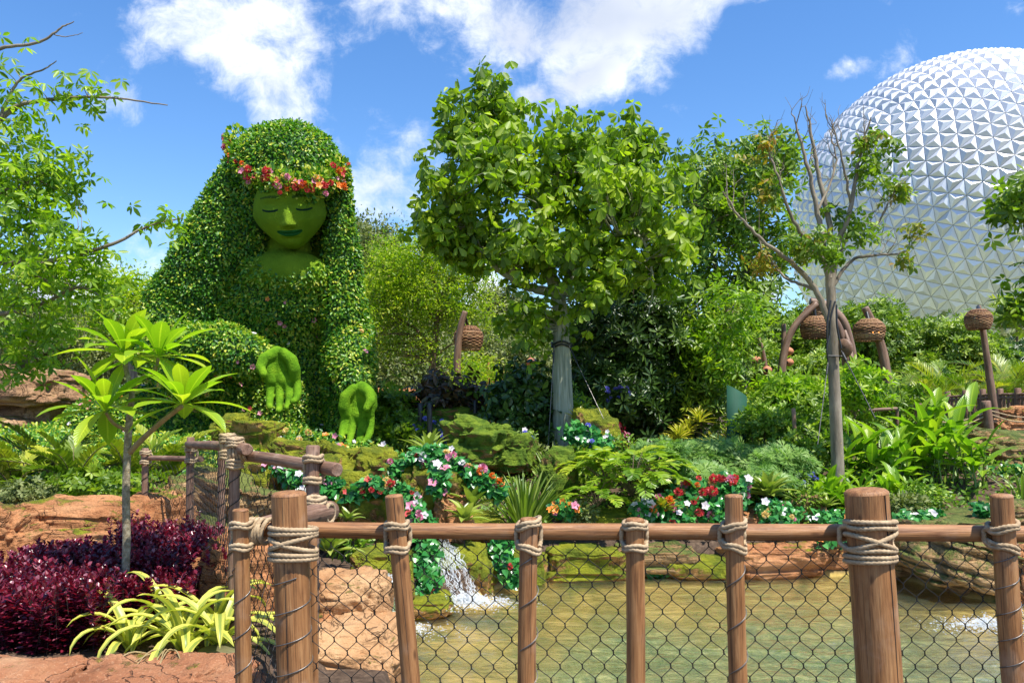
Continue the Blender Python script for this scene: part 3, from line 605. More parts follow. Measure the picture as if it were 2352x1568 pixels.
def twigs(mb, cl, lp, lr, r=.010, frac=.5):
    for c in cl[rng.random(len(cl)) < frac]:
        dd = np.linalg.norm(lp-c, axis=1)+np.maximum(0, lp[:, 2]-c[2])*1.; i = np.argmin(dd); a = lp[i]
        m = (a+c)/2+rng.normal(size=3)*.06*np.linalg.norm(c-a); rr = min(lr[i]*.7, r*(1+np.linalg.norm(c-a)*.5))
        tube(mb, smooth_path([a, m, c], 3), np.linspace(rr, .25*rr, 7), 4, caps=False)
def crown_leaves(mb, cl, out, k, spread, L, Wd, mode='hand', nl=6, tilt=.5, tmpl=LEAF):
    n = len(cl); hp = np.repeat(cl, k, 0)+rng.normal(size=(n*k, 3))*spread
    o = np.repeat(out, k, 0); ax = nrm(o*.6+rng.normal(size=hp.shape)*.55+[0, 0, .45])
    tb = np.repeat(np.clip(rng.normal(.5, .18, n), 0, 1), k)
    if mode == 'hand':
        a = nrm(np.cross(ax, rdir(len(ax)))); b = np.cross(ax, a); N = len(hp); th = rng.random(N)*6.28
        for j in range(nl):
            an = th+j*2*np.pi/nl+rng.normal(size=N)*.15; d = a*np.cos(an)[:, None]+b*np.sin(an)[:, None]-ax*tilt*rng.uniform(.3, 1.3, (N, 1))+[0, 0, -tilt*.45]
            ll = L*rng.uniform(.7, 1.15, N); scatter(mb, hp+nrm(d)*L*.12, d, ax+rng.normal(size=ax.shape)*.2, ll, ll*Wd, tmpl, np.clip(tb+rng.normal(size=N)*.16, 0, 1))
    else:
        for j in range(nl):
            d = nrm(ax*.5+rdir(len(ax))); p = hp+rng.normal(size=hp.shape)*spread*.5; ll = L*rng.uniform(.6, 1.2, len(hp))
            scatter(mb, p, d+[0, 0, -.1], np.array([0, 0, 1.])+rng.normal(size=d.shape)*.6, ll, ll*Wd, tmpl, np.clip(tb+rng.normal(size=len(hp))*.2, 0, 1))
def tree(name, label, cat, base, L, blobs, leaf, bark, k=4, spread=.16, LL=.2, Wd=.45, mode='hand', nl=6, tw=.010, frac=.5, group=None, tilt=.5, thin=1., tmpl=LEAF):
    t_ = thing(name, label, cat, base, group); mb = MB(); lp, lr = limbs(mb, L)
    cl, out = blob_pts(blobs, thin); twigs(mb, cl, lp, lr, tw, frac); obj('trunk', mb, bark, t_)
    lm = MB(); crown_leaves(lm, cl, out, k, spread, LL, Wd, mode, nl, tilt, tmpl); cr = obj('crown', lm, leaf, t_); return t_, lp, lr
# main tree
t_, lp, lr = tree('floss_silk_tree', 'broad leafed green tree with thick pale striped trunk in the middle of the garden', 'tree', P(1292, 1055, 13.3),
    [([(1293, 1065, 13.3), (1294, 980, 13.3), (1291, 850, 13.3), (1289, 760, 13.3), (1284, 690, 13.3)], .205, .115),
     ([(1284, 690, 13.3), (1268, 640, 13.3), (1248, 575, 13.3), (1235, 480, 13.2), (1215, 400, 13.2), (1170, 330, 13.1), (1130, 230, 13.1)], .115, .022),
     ([(1275, 672, 13.3), (1225, 662, 13.2), (1175, 640, 13.0), (1115, 590, 12.9), (1060, 500, 12.8), (1010, 420, 12.7)], .085, .018),
     ([(1286, 680, 13.3), (1320, 620, 13.4), (1365, 540, 13.5), (1390, 480, 13.5), (1440, 420, 13.5), (1500, 350, 13.4)], .10, .018),
     ([(1372, 530, 13.5), (1430, 470, 13.4), (1500, 465, 13.4), (1560, 480, 13.3)], .035, .012),
     ([(1325, 610, 13.4), (1400, 545, 13.1), (1470, 545, 13.0), (1500, 640, 12.9), (1490, 720, 12.9)], .04, .010),
     ([(1235, 480, 13.2), (1280, 400, 13.3), (1290, 320, 13.4)], .05, .015),
     ([(1215, 400, 13.2), (1150, 400, 13.5), (1050, 360, 13.6)], .035, .012)],
    [(1130, 262, 13.1, 60, 50, .5, 62), (1135, 205, 13.1, 34, 26, .3, 22), (1090, 235, 13.1, 22, 22, .3, 10), (1040, 310, 13.0, 66, 50, .6, 42), (1080, 420, 13.0, 140, 110, 1.3, 150), (1000, 470, 13.0, 42, 80, .6, 45), (1250, 350, 13.3, 150, 90, 1.3, 140),
     (1400, 370, 13.3, 115, 85, 1.2, 130), (1330, 470, 13.2, 160, 90, 1.5, 140), (1475, 470, 13.4, 95, 110, 1.1, 130), (1140, 540, 13.2, 140, 90, 1.2, 140), (1370, 590, 12.9, 130, 70, 1.2, 90), (1350, 690, 12.4, 65, 50, .4, 14), (1515, 565, 13.2, 65, 85, .9, 62),
     (1230, 735, 13.2, 50, 45, .5, 26), (1290, 730, 13.0, 60, 40, .5, 20), (1500, 650, 13.1, 45, 60, .5, 22), (1220, 620, 13.2, 80, 50, .7, 40), (1290, 290, 13.3, 60, 26, .5, 18), (1460, 325, 13.3, 42, 24, .5, 20), (1060, 570, 13.0, 60, 50, .6, 30)],
    M['main'], M['floss'], k=4, spread=.19, LL=.185, Wd=.5, nl=6, tw=.014, frac=.75, tilt=.9, thin=.48, tmpl=OBOV)
mb = MB()
for dz in (0, .05): A = np.linspace(0, 2*np.pi, 20); c = P(1290, 795, 13.3); tube(mb, np.c_[c[0]+.17*np.cos(A), c[1]+.17*np.sin(A), c[2]+dz+.02*np.sin(A*3)], .016, 5)
obj('strap', mb, M['black'], t_)
def guy(label, a, b, r=.006, ring=True, mat='coil'):
    t = thing('guy_wire', label, 'wire', b); mb = MB(); tube(mb, [a, b], r, 5); obj('cable', mb, M[mat], t)
    mb = MB(); m = a+(b-a)*.04; tube(mb, [m, a+(b-a)*.16], r*2.4, 6); obj('turnbuckle', mb, M['black'], t)
guy('thin steel guy wire running down to the right of the pale trunk', P(1305, 790, 13.15), P(1445, 1085, 11.9))
guy('thin steel guy wire close along the left side of the pale trunk', P(1273, 795, 13.15), P(1258, 1040, 12.9))
# slim sparse tree
def sprout(seedpts, mb, n, L0, r0, up=.6, tips=None, gen=2):
    for _ in range(n):
        i = rng.integers(len(seedpts)//3, len(seedpts)); a = seedpts[i]; tan = nrm(seedpts[min(i+1, len(seedpts)-1)]-seedpts[max(i-1, 0)])
        d = nrm(tan*.8+rdir(1)[0]*.7+[0, 0, up]); L = L0*rng.uniform(.5, 1.2); m = a+d*L*.5+rng.normal(size=3)*.03; e = a+d*L+np.array([0, 0, .12*L])+rng.normal(size=3)*.05
        q = smooth_path([a, m, e], 4); tube(mb, q, np.linspace(r0, r0*.35, len(q)), 4, caps=False)
        if tips is not None: tips.append(e)
        if gen > 1: sprout(q, mb, 2, L0*.55, r0*.55, up, tips, gen-1)
def sparse(label, base, L, leafblobs, n, L0, r0, leaf, name='sparse_tree', LL=.13, k=5, nl=5, bark='bark', Wd=.5, up=.6, spread=.09):
    t_ = thing(name, label, 'tree', base); mb = MB(); bm = mb; tips = []
    for j, (pts, r_, r1) in enumerate(L):
        q = smooth_path([P(*p) for p in pts], 7); q[2:-1] += (j > 0)*rng.normal(size=q[2:-1].shape)*.006; tube(mb, q, np.linspace(r_, r1, len(q)), 12, rough=.03)
        if j > 0: sprout(q, bm, n, L0, r0, up, tips)
    obj('trunk', mb, M[bark], t_)
    cl, out = blob_pts(leafblobs); lm = MB(); crown_leaves(lm, cl, out, k, spread, LL, Wd, 'hand', nl, .6); obj('crown', lm, leaf, t_); return t_
t7 = sparse('slim half bare tree with grey trunk in front of the faceted dome', P(1921, 1005, 11), [
    ([(1926, 1150, 11), (1922, 1015, 11), (1917, 900, 11), (1912, 780, 11), (1908, 660, 11)], .092, .062),
    ([(1905, 740, 11), (1870, 660, 11), (1815, 600, 10.8), (1760, 560, 10.6), (1700, 500, 10.5), (1660, 440, 10.4)], .045, .009),
    ([(1870, 665, 11), (1810, 640, 11.2), (1760, 590, 11.3), (1740, 540, 11.4)], .024, .006),
    ([(1908, 690, 11), (1890, 560, 11), (1868, 440, 11), (1840, 330, 11), (1825, 270, 11)], .05, .009),
    ([(1905, 640, 11), (1905, 520, 11.1), (1880, 400, 11.2), (1862, 300, 11.2), (1850, 245, 11.2)], .05, .008),
    ([(1908, 660, 11), (1925, 560, 11), (1955, 470, 10.9), (1975, 360, 10.9), (2000, 270, 10.8)], .052, .009),
    ([(1915, 655, 11), (1955, 600, 11), (2020, 585, 10.9), (2075, 580, 10.8), (2110, 540, 10.8)], .028, .006),
    ([(1912, 640, 11), (1950, 540, 11.1), (2010, 520, 11.2), (2060, 430, 11.2), (2080, 410, 11.3)], .024, .005),
    ([(1895, 600, 11), (1830, 520, 10.9), (1790, 420, 10.8), (1765, 330, 10.8), (1790, 290, 10.8)], .03, .006),
    ([(1880, 480, 11), (1920, 380, 11.2), (1905, 300, 11.3)], .02, .006), ([(1955, 470, 10.9), (1930, 350, 10.7), (1905, 270, 10.7)], .02, .005)],
    [(2000, 350, 10.9, 40, 28, .25, 12), (1980, 400, 10.8, 35, 25, .25, 8), (2060, 425, 11.2, 28, 18, .2, 7), (1935, 480, 11, 25, 18, .2, 5), (1975, 525, 11, 25, 18, .2, 6), (1850, 555, 10.8, 50, 35, .3, 12), (1770, 445, 10.7, 30, 22, .2, 6), (1990, 540, 11.1, 20, 14, .2, 4), (1900, 575, 10.6, 40, 25, .2, 9)],
    4, .38, .009, M['gloss'], LL=.105, k=4, nl=6, Wd=.42)
yl = MB(); cl, out = blob_pts([(1765, 450, 10.7, 35, 28, .2, 7), (1745, 600, 11.3, 40, 30, .2, 8), (2110, 540, 10.8, 22, 18, .15, 4), (1850, 570, 10.8, 50, 30, .3, 7), (2085, 590, 10.8, 20, 16, .15, 4), (2010, 330, 10.9, 30, 20, .2, 3), (1740, 345, 10.8, 40, 30, .2, 5), (2060, 440, 11.2, 25, 14, .2, 3)])
crown_leaves(yl, cl, out, 4, .08, .10, .42, 'hand', 5, .7); o = obj('yellowed_leaves', yl, M['yel'], t7); o['label'] = 'yellow and brown withered leaves'
mb = MB(); c = P(1911, 715, 10.93)
for a_, b_ in (((1908, 690), (1900, 800)), ((1918, 692), (1905, 770)), ((1921, 700), (1932, 800)), ((1905, 770), (1902, 830))): tube(mb, smooth_path([P(*a_, 10.87), P((a_[0]+b_[0])/2-4, (a_[1]+b_[1])/2, 10.85), P(*b_, 10.87)], 4), .013, 6)
tube(mb, [P(1898, 817, 10.88), P(1935, 818, 10.88)], .012, 6); obj('strap', mb, M['black'], t7)
guy('guy wire from the slim tree down to the left', P(1902, 830, 10.87), P(1878, 1020, 10.4), mat='coil')
guy('dark guy cable from the slim tree down to the right', P(1932, 805, 10.87), P(2010, 960, 10.0), r=.008, mat='black')
# trees to the right of the main tree
tree('glossy_leaf_tree', 'multi trunk tree with small glossy leaves between the big tree and the slim tree', 'tree', P(1700, 900, 17), [
    ([(1704, 905, 17), (1700, 780, 17), (1712, 640, 17), (1735, 540, 17), (1760, 440, 17)], .12, .03), ([(1700, 820, 17), (1670, 720, 16.8), (1640, 600, 16.8), (1620, 480, 16.7)], .08, .02),
    ([(1700, 850, 17), (1640, 780, 17), (1590, 720, 17.2), (1570, 600, 17.2)], .07, .02), ([(1712, 640, 17), (1690, 520, 17.2), (1680, 400, 17.2)], .05, .015), ([(1703, 800, 17), (1750, 700, 16.8), (1790, 620, 16.8)], .05, .015)],
    [(1620, 400, 17, 75, 70, 1.2, 90), (1725, 380, 17, 85, 60, 1.2, 80), (1800, 385, 17, 55, 55, .8, 36), (1690, 480, 17, 120, 80, 1.4, 120), (1600, 520, 17, 80, 80, 1.2, 70), (1760, 560, 16.9, 80, 70, 1.1, 70), (1640, 620, 16.9, 90, 80, 1.2, 80), (1740, 680, 16.7, 65, 60, 1, 60), (1600, 700, 17, 70, 60, 1, 50), (1690, 750, 16.8, 60, 50, 1, 36)],
    M['gloss'], M['bark'], k=3, spread=.2, LL=.18, Wd=.36, mode='hand', nl=5, tw=.012, frac=.6, tilt=.1)
tree('young_bright_tree', 'young light green tree standing low in front of the glossy leafed one', 'tree', P(1640, 900, 15), [([(1645, 900, 15), (1650, 800, 15), (1665, 720, 15)], .04, .015), ([(1648, 820, 15), (1620, 760, 15), (1600, 700, 15)], .03, .01)],
    [(1690, 720, 15, 70, 60, .7, 60), (1640, 830, 15, 60, 50, .7, 50), (1620, 770, 15, 60, 40, .6, 40)], M['left'], M['bark'], k=3, spread=.16, LL=.17, Wd=.32, nl=5, tilt=0., frac=.5)
def shrubtree(label, px, py, Y, rx, ry, rd, n, leaf, LL=.16, Wd=.3, name='leafy_shrub', cat='shrub', group=None, k=3, sp=None, nl=7, tilt=-.3, stems=3, tmpl=LEAF):
    b = np.array([(px-HX)/F*Y, Y, 0]); b[2] = min(gz(b[0], b[1]), P(px, py+ry*.7, Y)[2]); t_ = thing(name, label, cat, b, group); mb = MB(); c = P(px, py, Y)
    for i in range(stems):
        e = c+rng.normal(size=3)*[rx*S(Y)*.4, rd*.3, ry*S(Y)*.35]; tube(mb, smooth_path([b+rng.normal(size=3)*[.06, .06, 0], (b+e)/2+rng.normal(size=3)*.08, e], 4), np.linspace(.035, .01, 9), 5)
    obj('stem', mb, M['twig'], t_)
    d = rdir(n); d[:, 2] = np.abs(d[:, 2])*np.sign(rng.random(n)-.25); r = rng.random(n)**(1/3.2)
    lump = 1+.22*vnoise(d*2.3+px, 5)+.12*vnoise(d*5.+px, 6); cl = c+d*(r*lump)[:, None]*[rx*S(Y), rd, ry*S(Y)]
    lm = MB(); crown_leaves(lm, cl, d, k, sp or LL*.8, LL, Wd, 'hand', nl, tilt, tmpl); obj('foliage', lm, leaf, t_); return t_
# dark mass behind the main trunk
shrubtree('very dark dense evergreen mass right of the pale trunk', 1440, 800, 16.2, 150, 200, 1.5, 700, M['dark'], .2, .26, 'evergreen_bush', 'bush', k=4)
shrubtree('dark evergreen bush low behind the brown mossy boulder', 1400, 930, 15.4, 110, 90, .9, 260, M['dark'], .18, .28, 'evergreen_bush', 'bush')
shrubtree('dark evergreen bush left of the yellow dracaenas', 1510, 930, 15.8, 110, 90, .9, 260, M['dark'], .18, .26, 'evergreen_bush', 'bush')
shrubtree('brighter evergreen bush behind the green tube', 1600, 850, 16.5, 110, 110, 1., 330, M['pod'], .18, .24, 'evergreen_bush', 'bush')
shrubtree('mid green bush left of the green tube', 1610, 920, 15.5, 90, 60, .8, 160, M['pod'], .17, .26, 'evergreen_bush', 'bush')
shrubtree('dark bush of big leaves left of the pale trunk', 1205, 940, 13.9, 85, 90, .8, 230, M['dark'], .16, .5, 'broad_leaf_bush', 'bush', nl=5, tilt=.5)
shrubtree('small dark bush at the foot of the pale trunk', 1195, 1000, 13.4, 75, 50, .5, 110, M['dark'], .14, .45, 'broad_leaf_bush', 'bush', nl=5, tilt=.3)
for k, (lab, px, py, Y, rx, ry, n) in enumerate([('round topped evergreen shrub behind the left arched lamp pole', 1790, 800, 33, 90, 95, 330), ('narrow peaked evergreen shrub left of the slim tree', 1850, 790, 34, 60, 100, 240), ('evergreen shrub behind the arched poles', 1920, 820, 32, 90, 80, 260),
    ('bushy evergreen with a spire right of the slim tree', 1998, 780, 30, 85, 95, 330), ('evergreen shrub behind the hanging basket lamp', 2065, 800, 31, 70, 85, 240), ('wide evergreen shrub in front of the dome', 2170, 785, 30, 100, 85, 360), ('low evergreen shrub left of the rightmost lamp', 2260, 840, 30, 70, 70, 200),
    ('evergreen shrub between the glossy tree and the arched pole', 1735, 850, 30, 60, 80, 180), ('low evergreen in front of the dome centre', 2110, 860, 29, 90, 70, 220), ('dense low evergreen behind the slim trunk', 1880, 870, 29, 110, 60, 220)]):
    shrubtree(lab, px, py+(26 if px > 2000 else 6), Y, rx, ry*.84, 1.6, int(n*1.7), M['pod'], .21, .34, 'podocarpus_shrub', 'shrub', 'evergreen shrubs screening the dome', nl=7, stems=2)
for lab, px, py, rx, ry in [('dark evergreen strip left of the round topped shrub', 1700, 870, 90, 90), ('far dark hedge behind the palms on the right', 2300, 870, 110, 70), ('far dark hedge behind the far walkway', 2020, 880, 120, 60)]:
    shrubtree(lab, px, py, 37, rx, ry, 1.8, 260, M['dark'], .34, .34, 'podocarpus_shrub', 'shrub', 'evergreen shrubs screening the dome', stems=1)
# lime tree and far trees behind the topiary
tree('lime_green_tree', 'feathery lime green tree with slender trunk left of the leaning lamp', 'tree', P(997, 905, 19), [
    ([(996, 915, 19), (993, 850, 19), (1002, 760, 19), (1004, 680, 19), (990, 620, 19), (960, 570, 19)], .10, .025), ([(998, 800, 19), (960, 760, 19), (915, 730, 19), (880, 700, 19)], .05, .012),
    ([(1003, 700, 19), (1030, 640, 19), (1060, 600, 19)], .05, .012), ([(1002, 740, 19), (960, 680, 19), (920, 640, 19)], .04, .012), ([(999, 820, 19), (1040, 790, 19), (1080, 800, 19)], .03, .01)],
    [(930, 600, 19, 90, 35, 1.2, 70), (1010, 590, 19, 80, 35, 1.2, 60), (1070, 640, 19, 60, 45, 1., 48), (880, 660, 19, 70, 40, 1., 56), (960, 670, 19, 90, 40, 1.2, 60), (900, 730, 19, 80, 35, 1., 50), (1020, 720, 19, 70, 35, 1., 36), (870, 790, 19, 50, 35, .8, 24), (1100, 720, 19, 50, 35, .8, 28), (1080, 860, 18, 55, 45, .6, 36), (960, 800, 19, 60, 25, .8, 20)],
    M['lime'], M['twig'], k=6, spread=.17, LL=.085, Wd=.42, mode='loose', nl=9, tw=.010, frac=.6)
tree('small_lime_shrub', 'young lime green sapling right of the leaning lamp', 'tree', P(1080, 950, 16.5), [([(1085, 980, 16.5), (1085, 900, 16.5), (1095, 850, 16.5)], .025, .01)],
    [(1080, 900, 16.5, 55, 45, .5, 30), (1110, 860, 16.5, 45, 25, .4, 16), (1070, 970, 16.3, 40, 30, .3, 14)], M['lime'], M['twig'], k=6, spread=.12, LL=.08, Wd=.42, mode='loose', nl=8)
far = [('grey green oak rising behind the topiary shoulder', 850, 620, 30, 80, 100, 240), ('grey green oak behind the lime tree', 950, 720, 31, 110, 120, 300), ('tall grey oak low behind the topiary', 860, 800, 29, 90, 110, 260), ('shaded grey oak behind the slender trunk', 960, 870, 28, 120, 70, 240),
    ('distant pale pine right of the leaning lamp', 1150, 730, 42, 50, 70, 110), ('distant grey willow like tree behind the thin red pole', 1140, 830, 38, 80, 60, 170), ('distant pine left of the pale trunk', 1215, 760, 44, 45, 70, 100), ('low grey tree behind the gourds', 1210, 850, 33, 70, 60, 150), ('distant grey tree between lime tree and lamp', 1070, 780, 40, 50, 70, 110),
    ('grey oak far behind the left ivy slope', 240, 800, 34, 120, 70, 200), ('yellow green tree behind the topiary left shoulder', 300, 710, 24, 90, 55, 170), ('low tree behind the domed cliff rock', 60, 800, 26, 140, 70, 220)]
for lab, px, py, Y, rx, ry, n in far:
    lm_ = M['lime'] if 'yellow' in lab else M['oak']
    t_ = tree('oak_tree' if 'oak' in lab else 'background_tree', lab, 'tree', P(px, 930, Y), [([(px, 950, Y), (px+8, py+ry*.6, Y), (px, py, Y)], .16, .05), ([(px+4, py+ry*.5, Y), (px-rx*.5, py-ry*.1, Y)], .09, .03), ([(px+4, py+ry*.4, Y), (px+rx*.5, py-ry*.3, Y)], .09, .03)],
        [(px, py, Y, rx, ry, 1.8, n), (px-rx*.4, py-ry*.5, Y, rx*.4, ry*.4, .8, n//5), (px+rx*.45, py-ry*.4, Y, rx*.4, ry*.4, .8, n//5)], lm_, M['bark'], k=6, spread=.34, LL=.17*Y/30, Wd=.45, mode='loose', nl=6, tw=.02, frac=.25, group='trees behind the garden')
mbw = MB(); n_ = 60000; xx = rng.uniform(-70, 60, n_); xx = np.where(rng.random(n_) < .6, rng.uniform(-45, 12, n_), xx); yy_ = rng.uniform(50, 62, n_); hh = np.interp(xx, [-70, -30, -8, 0, 10, 60], [9, 8, 7.5, 7.5, 6.5, 5.5])*(1+.22*fbm(np.c_[xx*.2, yy_*.2, xx*0], 3, 8)); zz_ = rng.uniform(-3, 1, n_)*1.; zz_ = np.where(rng.random(n_) < .85, hh*rng.random(n_)**.5, zz_)
scatter(mbw, np.c_[xx, yy_, zz_], rdir(n_), rdir(n_)+[0, -.5, .6], .55, .38, LEAF); tag(obj('far_woods', mbw, M['oak']), 'mass of grey green woods far behind the garden', 'woods', kind='stuff')
# fresh palmate tree entering from the left edge
tree('palmate_tree', 'light green palmate tree reaching in from the left edge', 'tree', P(-190, 1050, 9.5), [
    ([(-190, 1100, 9.5), (-170, 800, 9.5), (-150, 500, 9.5), (-140, 330, 9.5)], .16, .07), ([(-150, 420, 9.5), (-60, 330, 9.4), (0, 275, 9.3), (50, 240, 9.3), (160, 225, 9.2), (260, 225, 9.1), (385, 242, 9.0)], .045, .006),
    ([(0, 275, 9.3), (20, 225, 9.3), (50, 180, 9.3), (100, 160, 9.2), (130, 140, 9.2)], .022, .005), ([(-140, 330, 9.5), (-60, 160, 9.3), (0, 112, 9.2), (90, 98, 9.1), (140, 65, 9.1), (170, 50, 9.1)], .03, .005), ([(120, 78, 9.1), (150, 85, 9.1), (190, 76, 9.1)], .007, .003),
    ([(-150, 600, 9.5), (-60, 600, 9.3), (60, 604, 9.1), (160, 590, 9.), (260, 560, 8.9), (340, 520, 8.9), (420, 500, 8.8)], .045, .006), ([(-155, 650, 9.5), (-40, 720, 9.3), (90, 700, 9.2), (190, 660, 9.1), (280, 730, 9.)], .04, .006),
    ([(-150, 520, 9.5), (-50, 450, 9.4), (40, 430, 9.3), (110, 390, 9.3)], .03, .006), ([(-160, 700, 9.5), (-60, 820, 9.6), (40, 850, 9.6)], .04, .01)],
    [(25, 330, 9.3, 60, 50, .5, 22), (90, 390, 9.2, 80, 45, .6, 42), (30, 440, 9.3, 90, 60, .7, 50), (120, 460, 9.1, 60, 30, .4, 16), (60, 530, 9.2, 110, 50, .7, 52), (215, 565, 8.9, 65, 35, .3, 26), (130, 620, 9.0, 90, 45, .6, 34), (30, 650, 9.3, 100, 60, .8, 56), (200, 660, 9.1, 70, 45, .5, 34), (90, 740, 9.3, 110, 55, .8, 56), (245, 720, 9., 45, 40, .4, 16), (40, 820, 9.6, 90, 40, .7, 34), (385, 510, 8.8, 45, 16, .15, 10), (45, 225, 9.3, 45, 20, .2, 8), (110, 225, 9.25, 50, 16, .2, 9), (195, 205, 9.2, 35, 22, .15, 8), (240, 215, 9.15, 18, 20, .1, 4), (60, 170, 9.3, 45, 12, .15, 5), (-60, 400, 9.5, 80, 90, .8, 40), (-60, 620, 9.5, 80, 120, .8, 50)],
    M['left'], M['bark'], k=3, spread=.15, LL=.12, Wd=.36, nl=6, tw=.006, frac=.7, tilt=.45, thin=.68)
t_ = tree('edge_tree', 'palmate leafed branch of a tree reaching in at the right edge over the dome', 'tree', P(2520, 900, 14), [([(2520, 1000, 14), (2500, 700, 14), (2480, 520, 14)], .1, .04), ([(2490, 600, 14), (2420, 500, 14), (2330, 450, 14)], .03, .008), ([(2500, 720, 14), (2430, 700, 14), (2360, 690, 14)], .03, .008)],
    [(2335, 440, 14, 45, 22, .3, 12), (2325, 490, 14, 40, 18, .3, 9), (2420, 470, 14, 70, 60, .5, 30), (2350, 700, 14, 30, 40, .4, 16), (2345, 640, 14, 18, 20, .2, 3)], M['gloss'], M['bark'], k=3, spread=.13, LL=.2, Wd=.4, nl=6, tilt=.4)
# ---------------- garden plants ----------------
def rosette(mb, c, n, L, Wd, el=(.2, 1.3), droop=1., prof='lance', fold=.25, seg=7, tv=.5, az0=None, wave=0., axis=None, spread=.0):
    q = None if axis is None else np.array(Vector((0, 0, 1)).rotation_difference(Vector(axis)).to_matrix())
    for k in range(n):
        az = k*2.39996+rng.uniform(-.25, .25)+(az0 or 0); e = el[0]+(el[1]-el[0])*((k+.5)/n)**.8+rng.uniform(-.08, .08); ll = L*rng.uniform(.8, 1.1)*(1-.15*k/n)
        d = np.array([math.cos(az)*math.cos(e), math.sin(az)*math.cos(e), math.sin(e)])
        if q is not None: d = q@d
        b = np.array(c)+np.array([math.cos(az), math.sin(az), 0])*spread*rng.random()
        blade(mb, b, d, ll, Wd*rng.uniform(.85, 1.1), droop*rng.uniform(.6, 1.3), prof, seg, fold, np.clip(tv+rng.normal()*.2, 0, 1), wave=wave)
    return mb
def rplant(name, label, cat, base, leaf, specs, group=None, extra=None):
    t_ = thing(name, label, cat, base, group); mb = MB()
    for s in specs: rosette(mb, np.array(base)+s.pop('at', np.zeros(3)), **s)
    obj('leaves', mb, leaf, t_); return t_
# plumeria: one tree, four leaf rosettes
Yp = 5.05; t_ = thing('plumeria_tree', 'young plumeria with four rosettes of big yellow green leaves on a spotted stem', 'tree', P(287, 1375, Yp)); mb = MB(); bm = MB()
main = smooth_path([P(283, 1432, Yp), P(291, 1250, Yp), P(290, 1130, Yp), P(293, 1040, Yp), P(298, 960, Yp), P(303, 900, Yp), P(290, 850, Yp), P(285, 818, Yp)], 8)
tube(mb, main, np.interp(np.linspace(0, 1, len(main)), [0, .5, .7, 1], [.026, .022, .016, .012]), 10, rough=.12); obj('trunk', mb, M['plumbark'], t_)
for pts, r0, r1 in (([(296, 1040), (330, 1005), (375, 965), (418, 932)], .019, .015), ([(300, 905), (325, 868), (355, 850), (364, 822)], .013, .011), ([(296, 990), (262, 972), (244, 948)], .012, .010)):
    b = MB(); q = smooth_path([P(a, c, Yp-(0.05*i if pts[0][0] == 296 else 0)) for i, (a, c) in enumerate(pts)], 6); tube(b, q, np.linspace(r0, r1, len(q)), 9, rough=.1); obj('branch', b, M['plumbr'], t_)
PL = .41
for (px, py, dy, n, az) in ((286, 812, .0, 19, .3), (364, 818, .02, 19, 1.4), (242, 942, -.08, 20, 2.2), (421, 928, -.15, 21, .9)):
    lm = MB(); c = P(px, py, Yp+dy); rosette(lm, c, n, PL, .10, (-.4, 1.25), .72, 'obov', .22, 8, .55, az, spread=.015); obj('leaf_rosette', lm, M['plum'], t_)
# burgundy hedge: separate mounds of upright leafy shoots
def shoots(label, px0, px1, Y0, Y1, zh, n, seed):
    x0, x1 = (px0-HX)/F, (px1-HX)/F; c = ((x0+x1)/2*(Y0+Y1)/2, (Y0+Y1)/2); base = (c[0], c[1], gz(*c)); t_ = thing('burgundy_shrub', label, 'shrub', base, 'burgundy leaved shrubs in the planter'); mb = MB(); sm = MB()
    yy = rng.uniform(Y0, Y1, n); xx = rng.uniform(x0, x1, n)*yy+rng.normal(size=n)*.05; g0 = GZ(xx, yy); h = zh*(1+.16*fbm(np.c_[xx*2.2, yy*2.2, xx*0+seed], 2, 4))*rng.uniform(.8, 1.08, n)
    low = rng.random(n) < .35; 
    for i in range(n):
        lean = np.r_[rng.normal(size=2)*.16, 1.]; b = np.array([xx[i], yy[i], g0[i]]); tip = b+lean*h[i]
        if i % 2 == 0: tube(sm, [b, tip], [.003, .0015], 3, caps=False)
    K = 21; tt = np.tile(np.linspace(.05, 1, K), n); I = np.repeat(np.arange(n), K); lx = np.repeat(rng.normal(size=(n, 2))*.16, K, 0)
    p = np.c_[xx[I]+lx[:, 0]*h[I]*tt, yy[I]+lx[:, 1]*h[I]*tt, g0[I]+h[I]*tt]; az = np.tile(np.arange(K)*2.4, n)+I*1.7; el = .1+.9*tt**3+rng.normal(size=len(I))*.15
    d = np.c_[np.cos(az)*np.cos(el), np.sin(az)*np.cos(el), np.sin(el)]
    for s_ in (0, 1):
        sgn = 1 if s_ == 0 else -1; dd = d*[sgn, sgn, 1]
        scatter(mb, p, dd, np.array([0, 0, 1.])+rng.normal(size=p.shape)*.25, .052*(1-.35*tt**4)*rng.uniform(.7, 1.2, len(I)), .024, LEAF, np.clip(.25+.5*tt**2*rng.random(len(I))+rng.normal(size=len(I))*.18+.30*(rng.random(len(I)) < .12), 0, 1))
    obj('stems', sm, M['soil'], t_); obj('foliage', mb, M['burg'], t_)
shoots('burgundy leaved shrub mound at the bottom left corner', -30, 120, 4.35, 5.4, .37, 190, 1)
shoots('burgundy leaved shrub mound left of the variegated lily', 110, 235, 4.4, 5.3, .36, 160, 2)
shoots('burgundy leaved shrub mound behind the left end of the lily', 60, 300, 5.3, 6.1, .30, 220, 3)
shoots('burgundy leaved shrub mound right of the plumeria stem', 290, 430, 5.2, 6.5, .42, 210, 4)
shoots('burgundy leaved shrub mound against the planter fence posts', 415, 535, 5.2, 6.6, .43, 190, 5)
shoots('burgundy leaved shrub mound behind the variegated lily', 230, 420, 4.75, 5.3, .30, 150, 6)
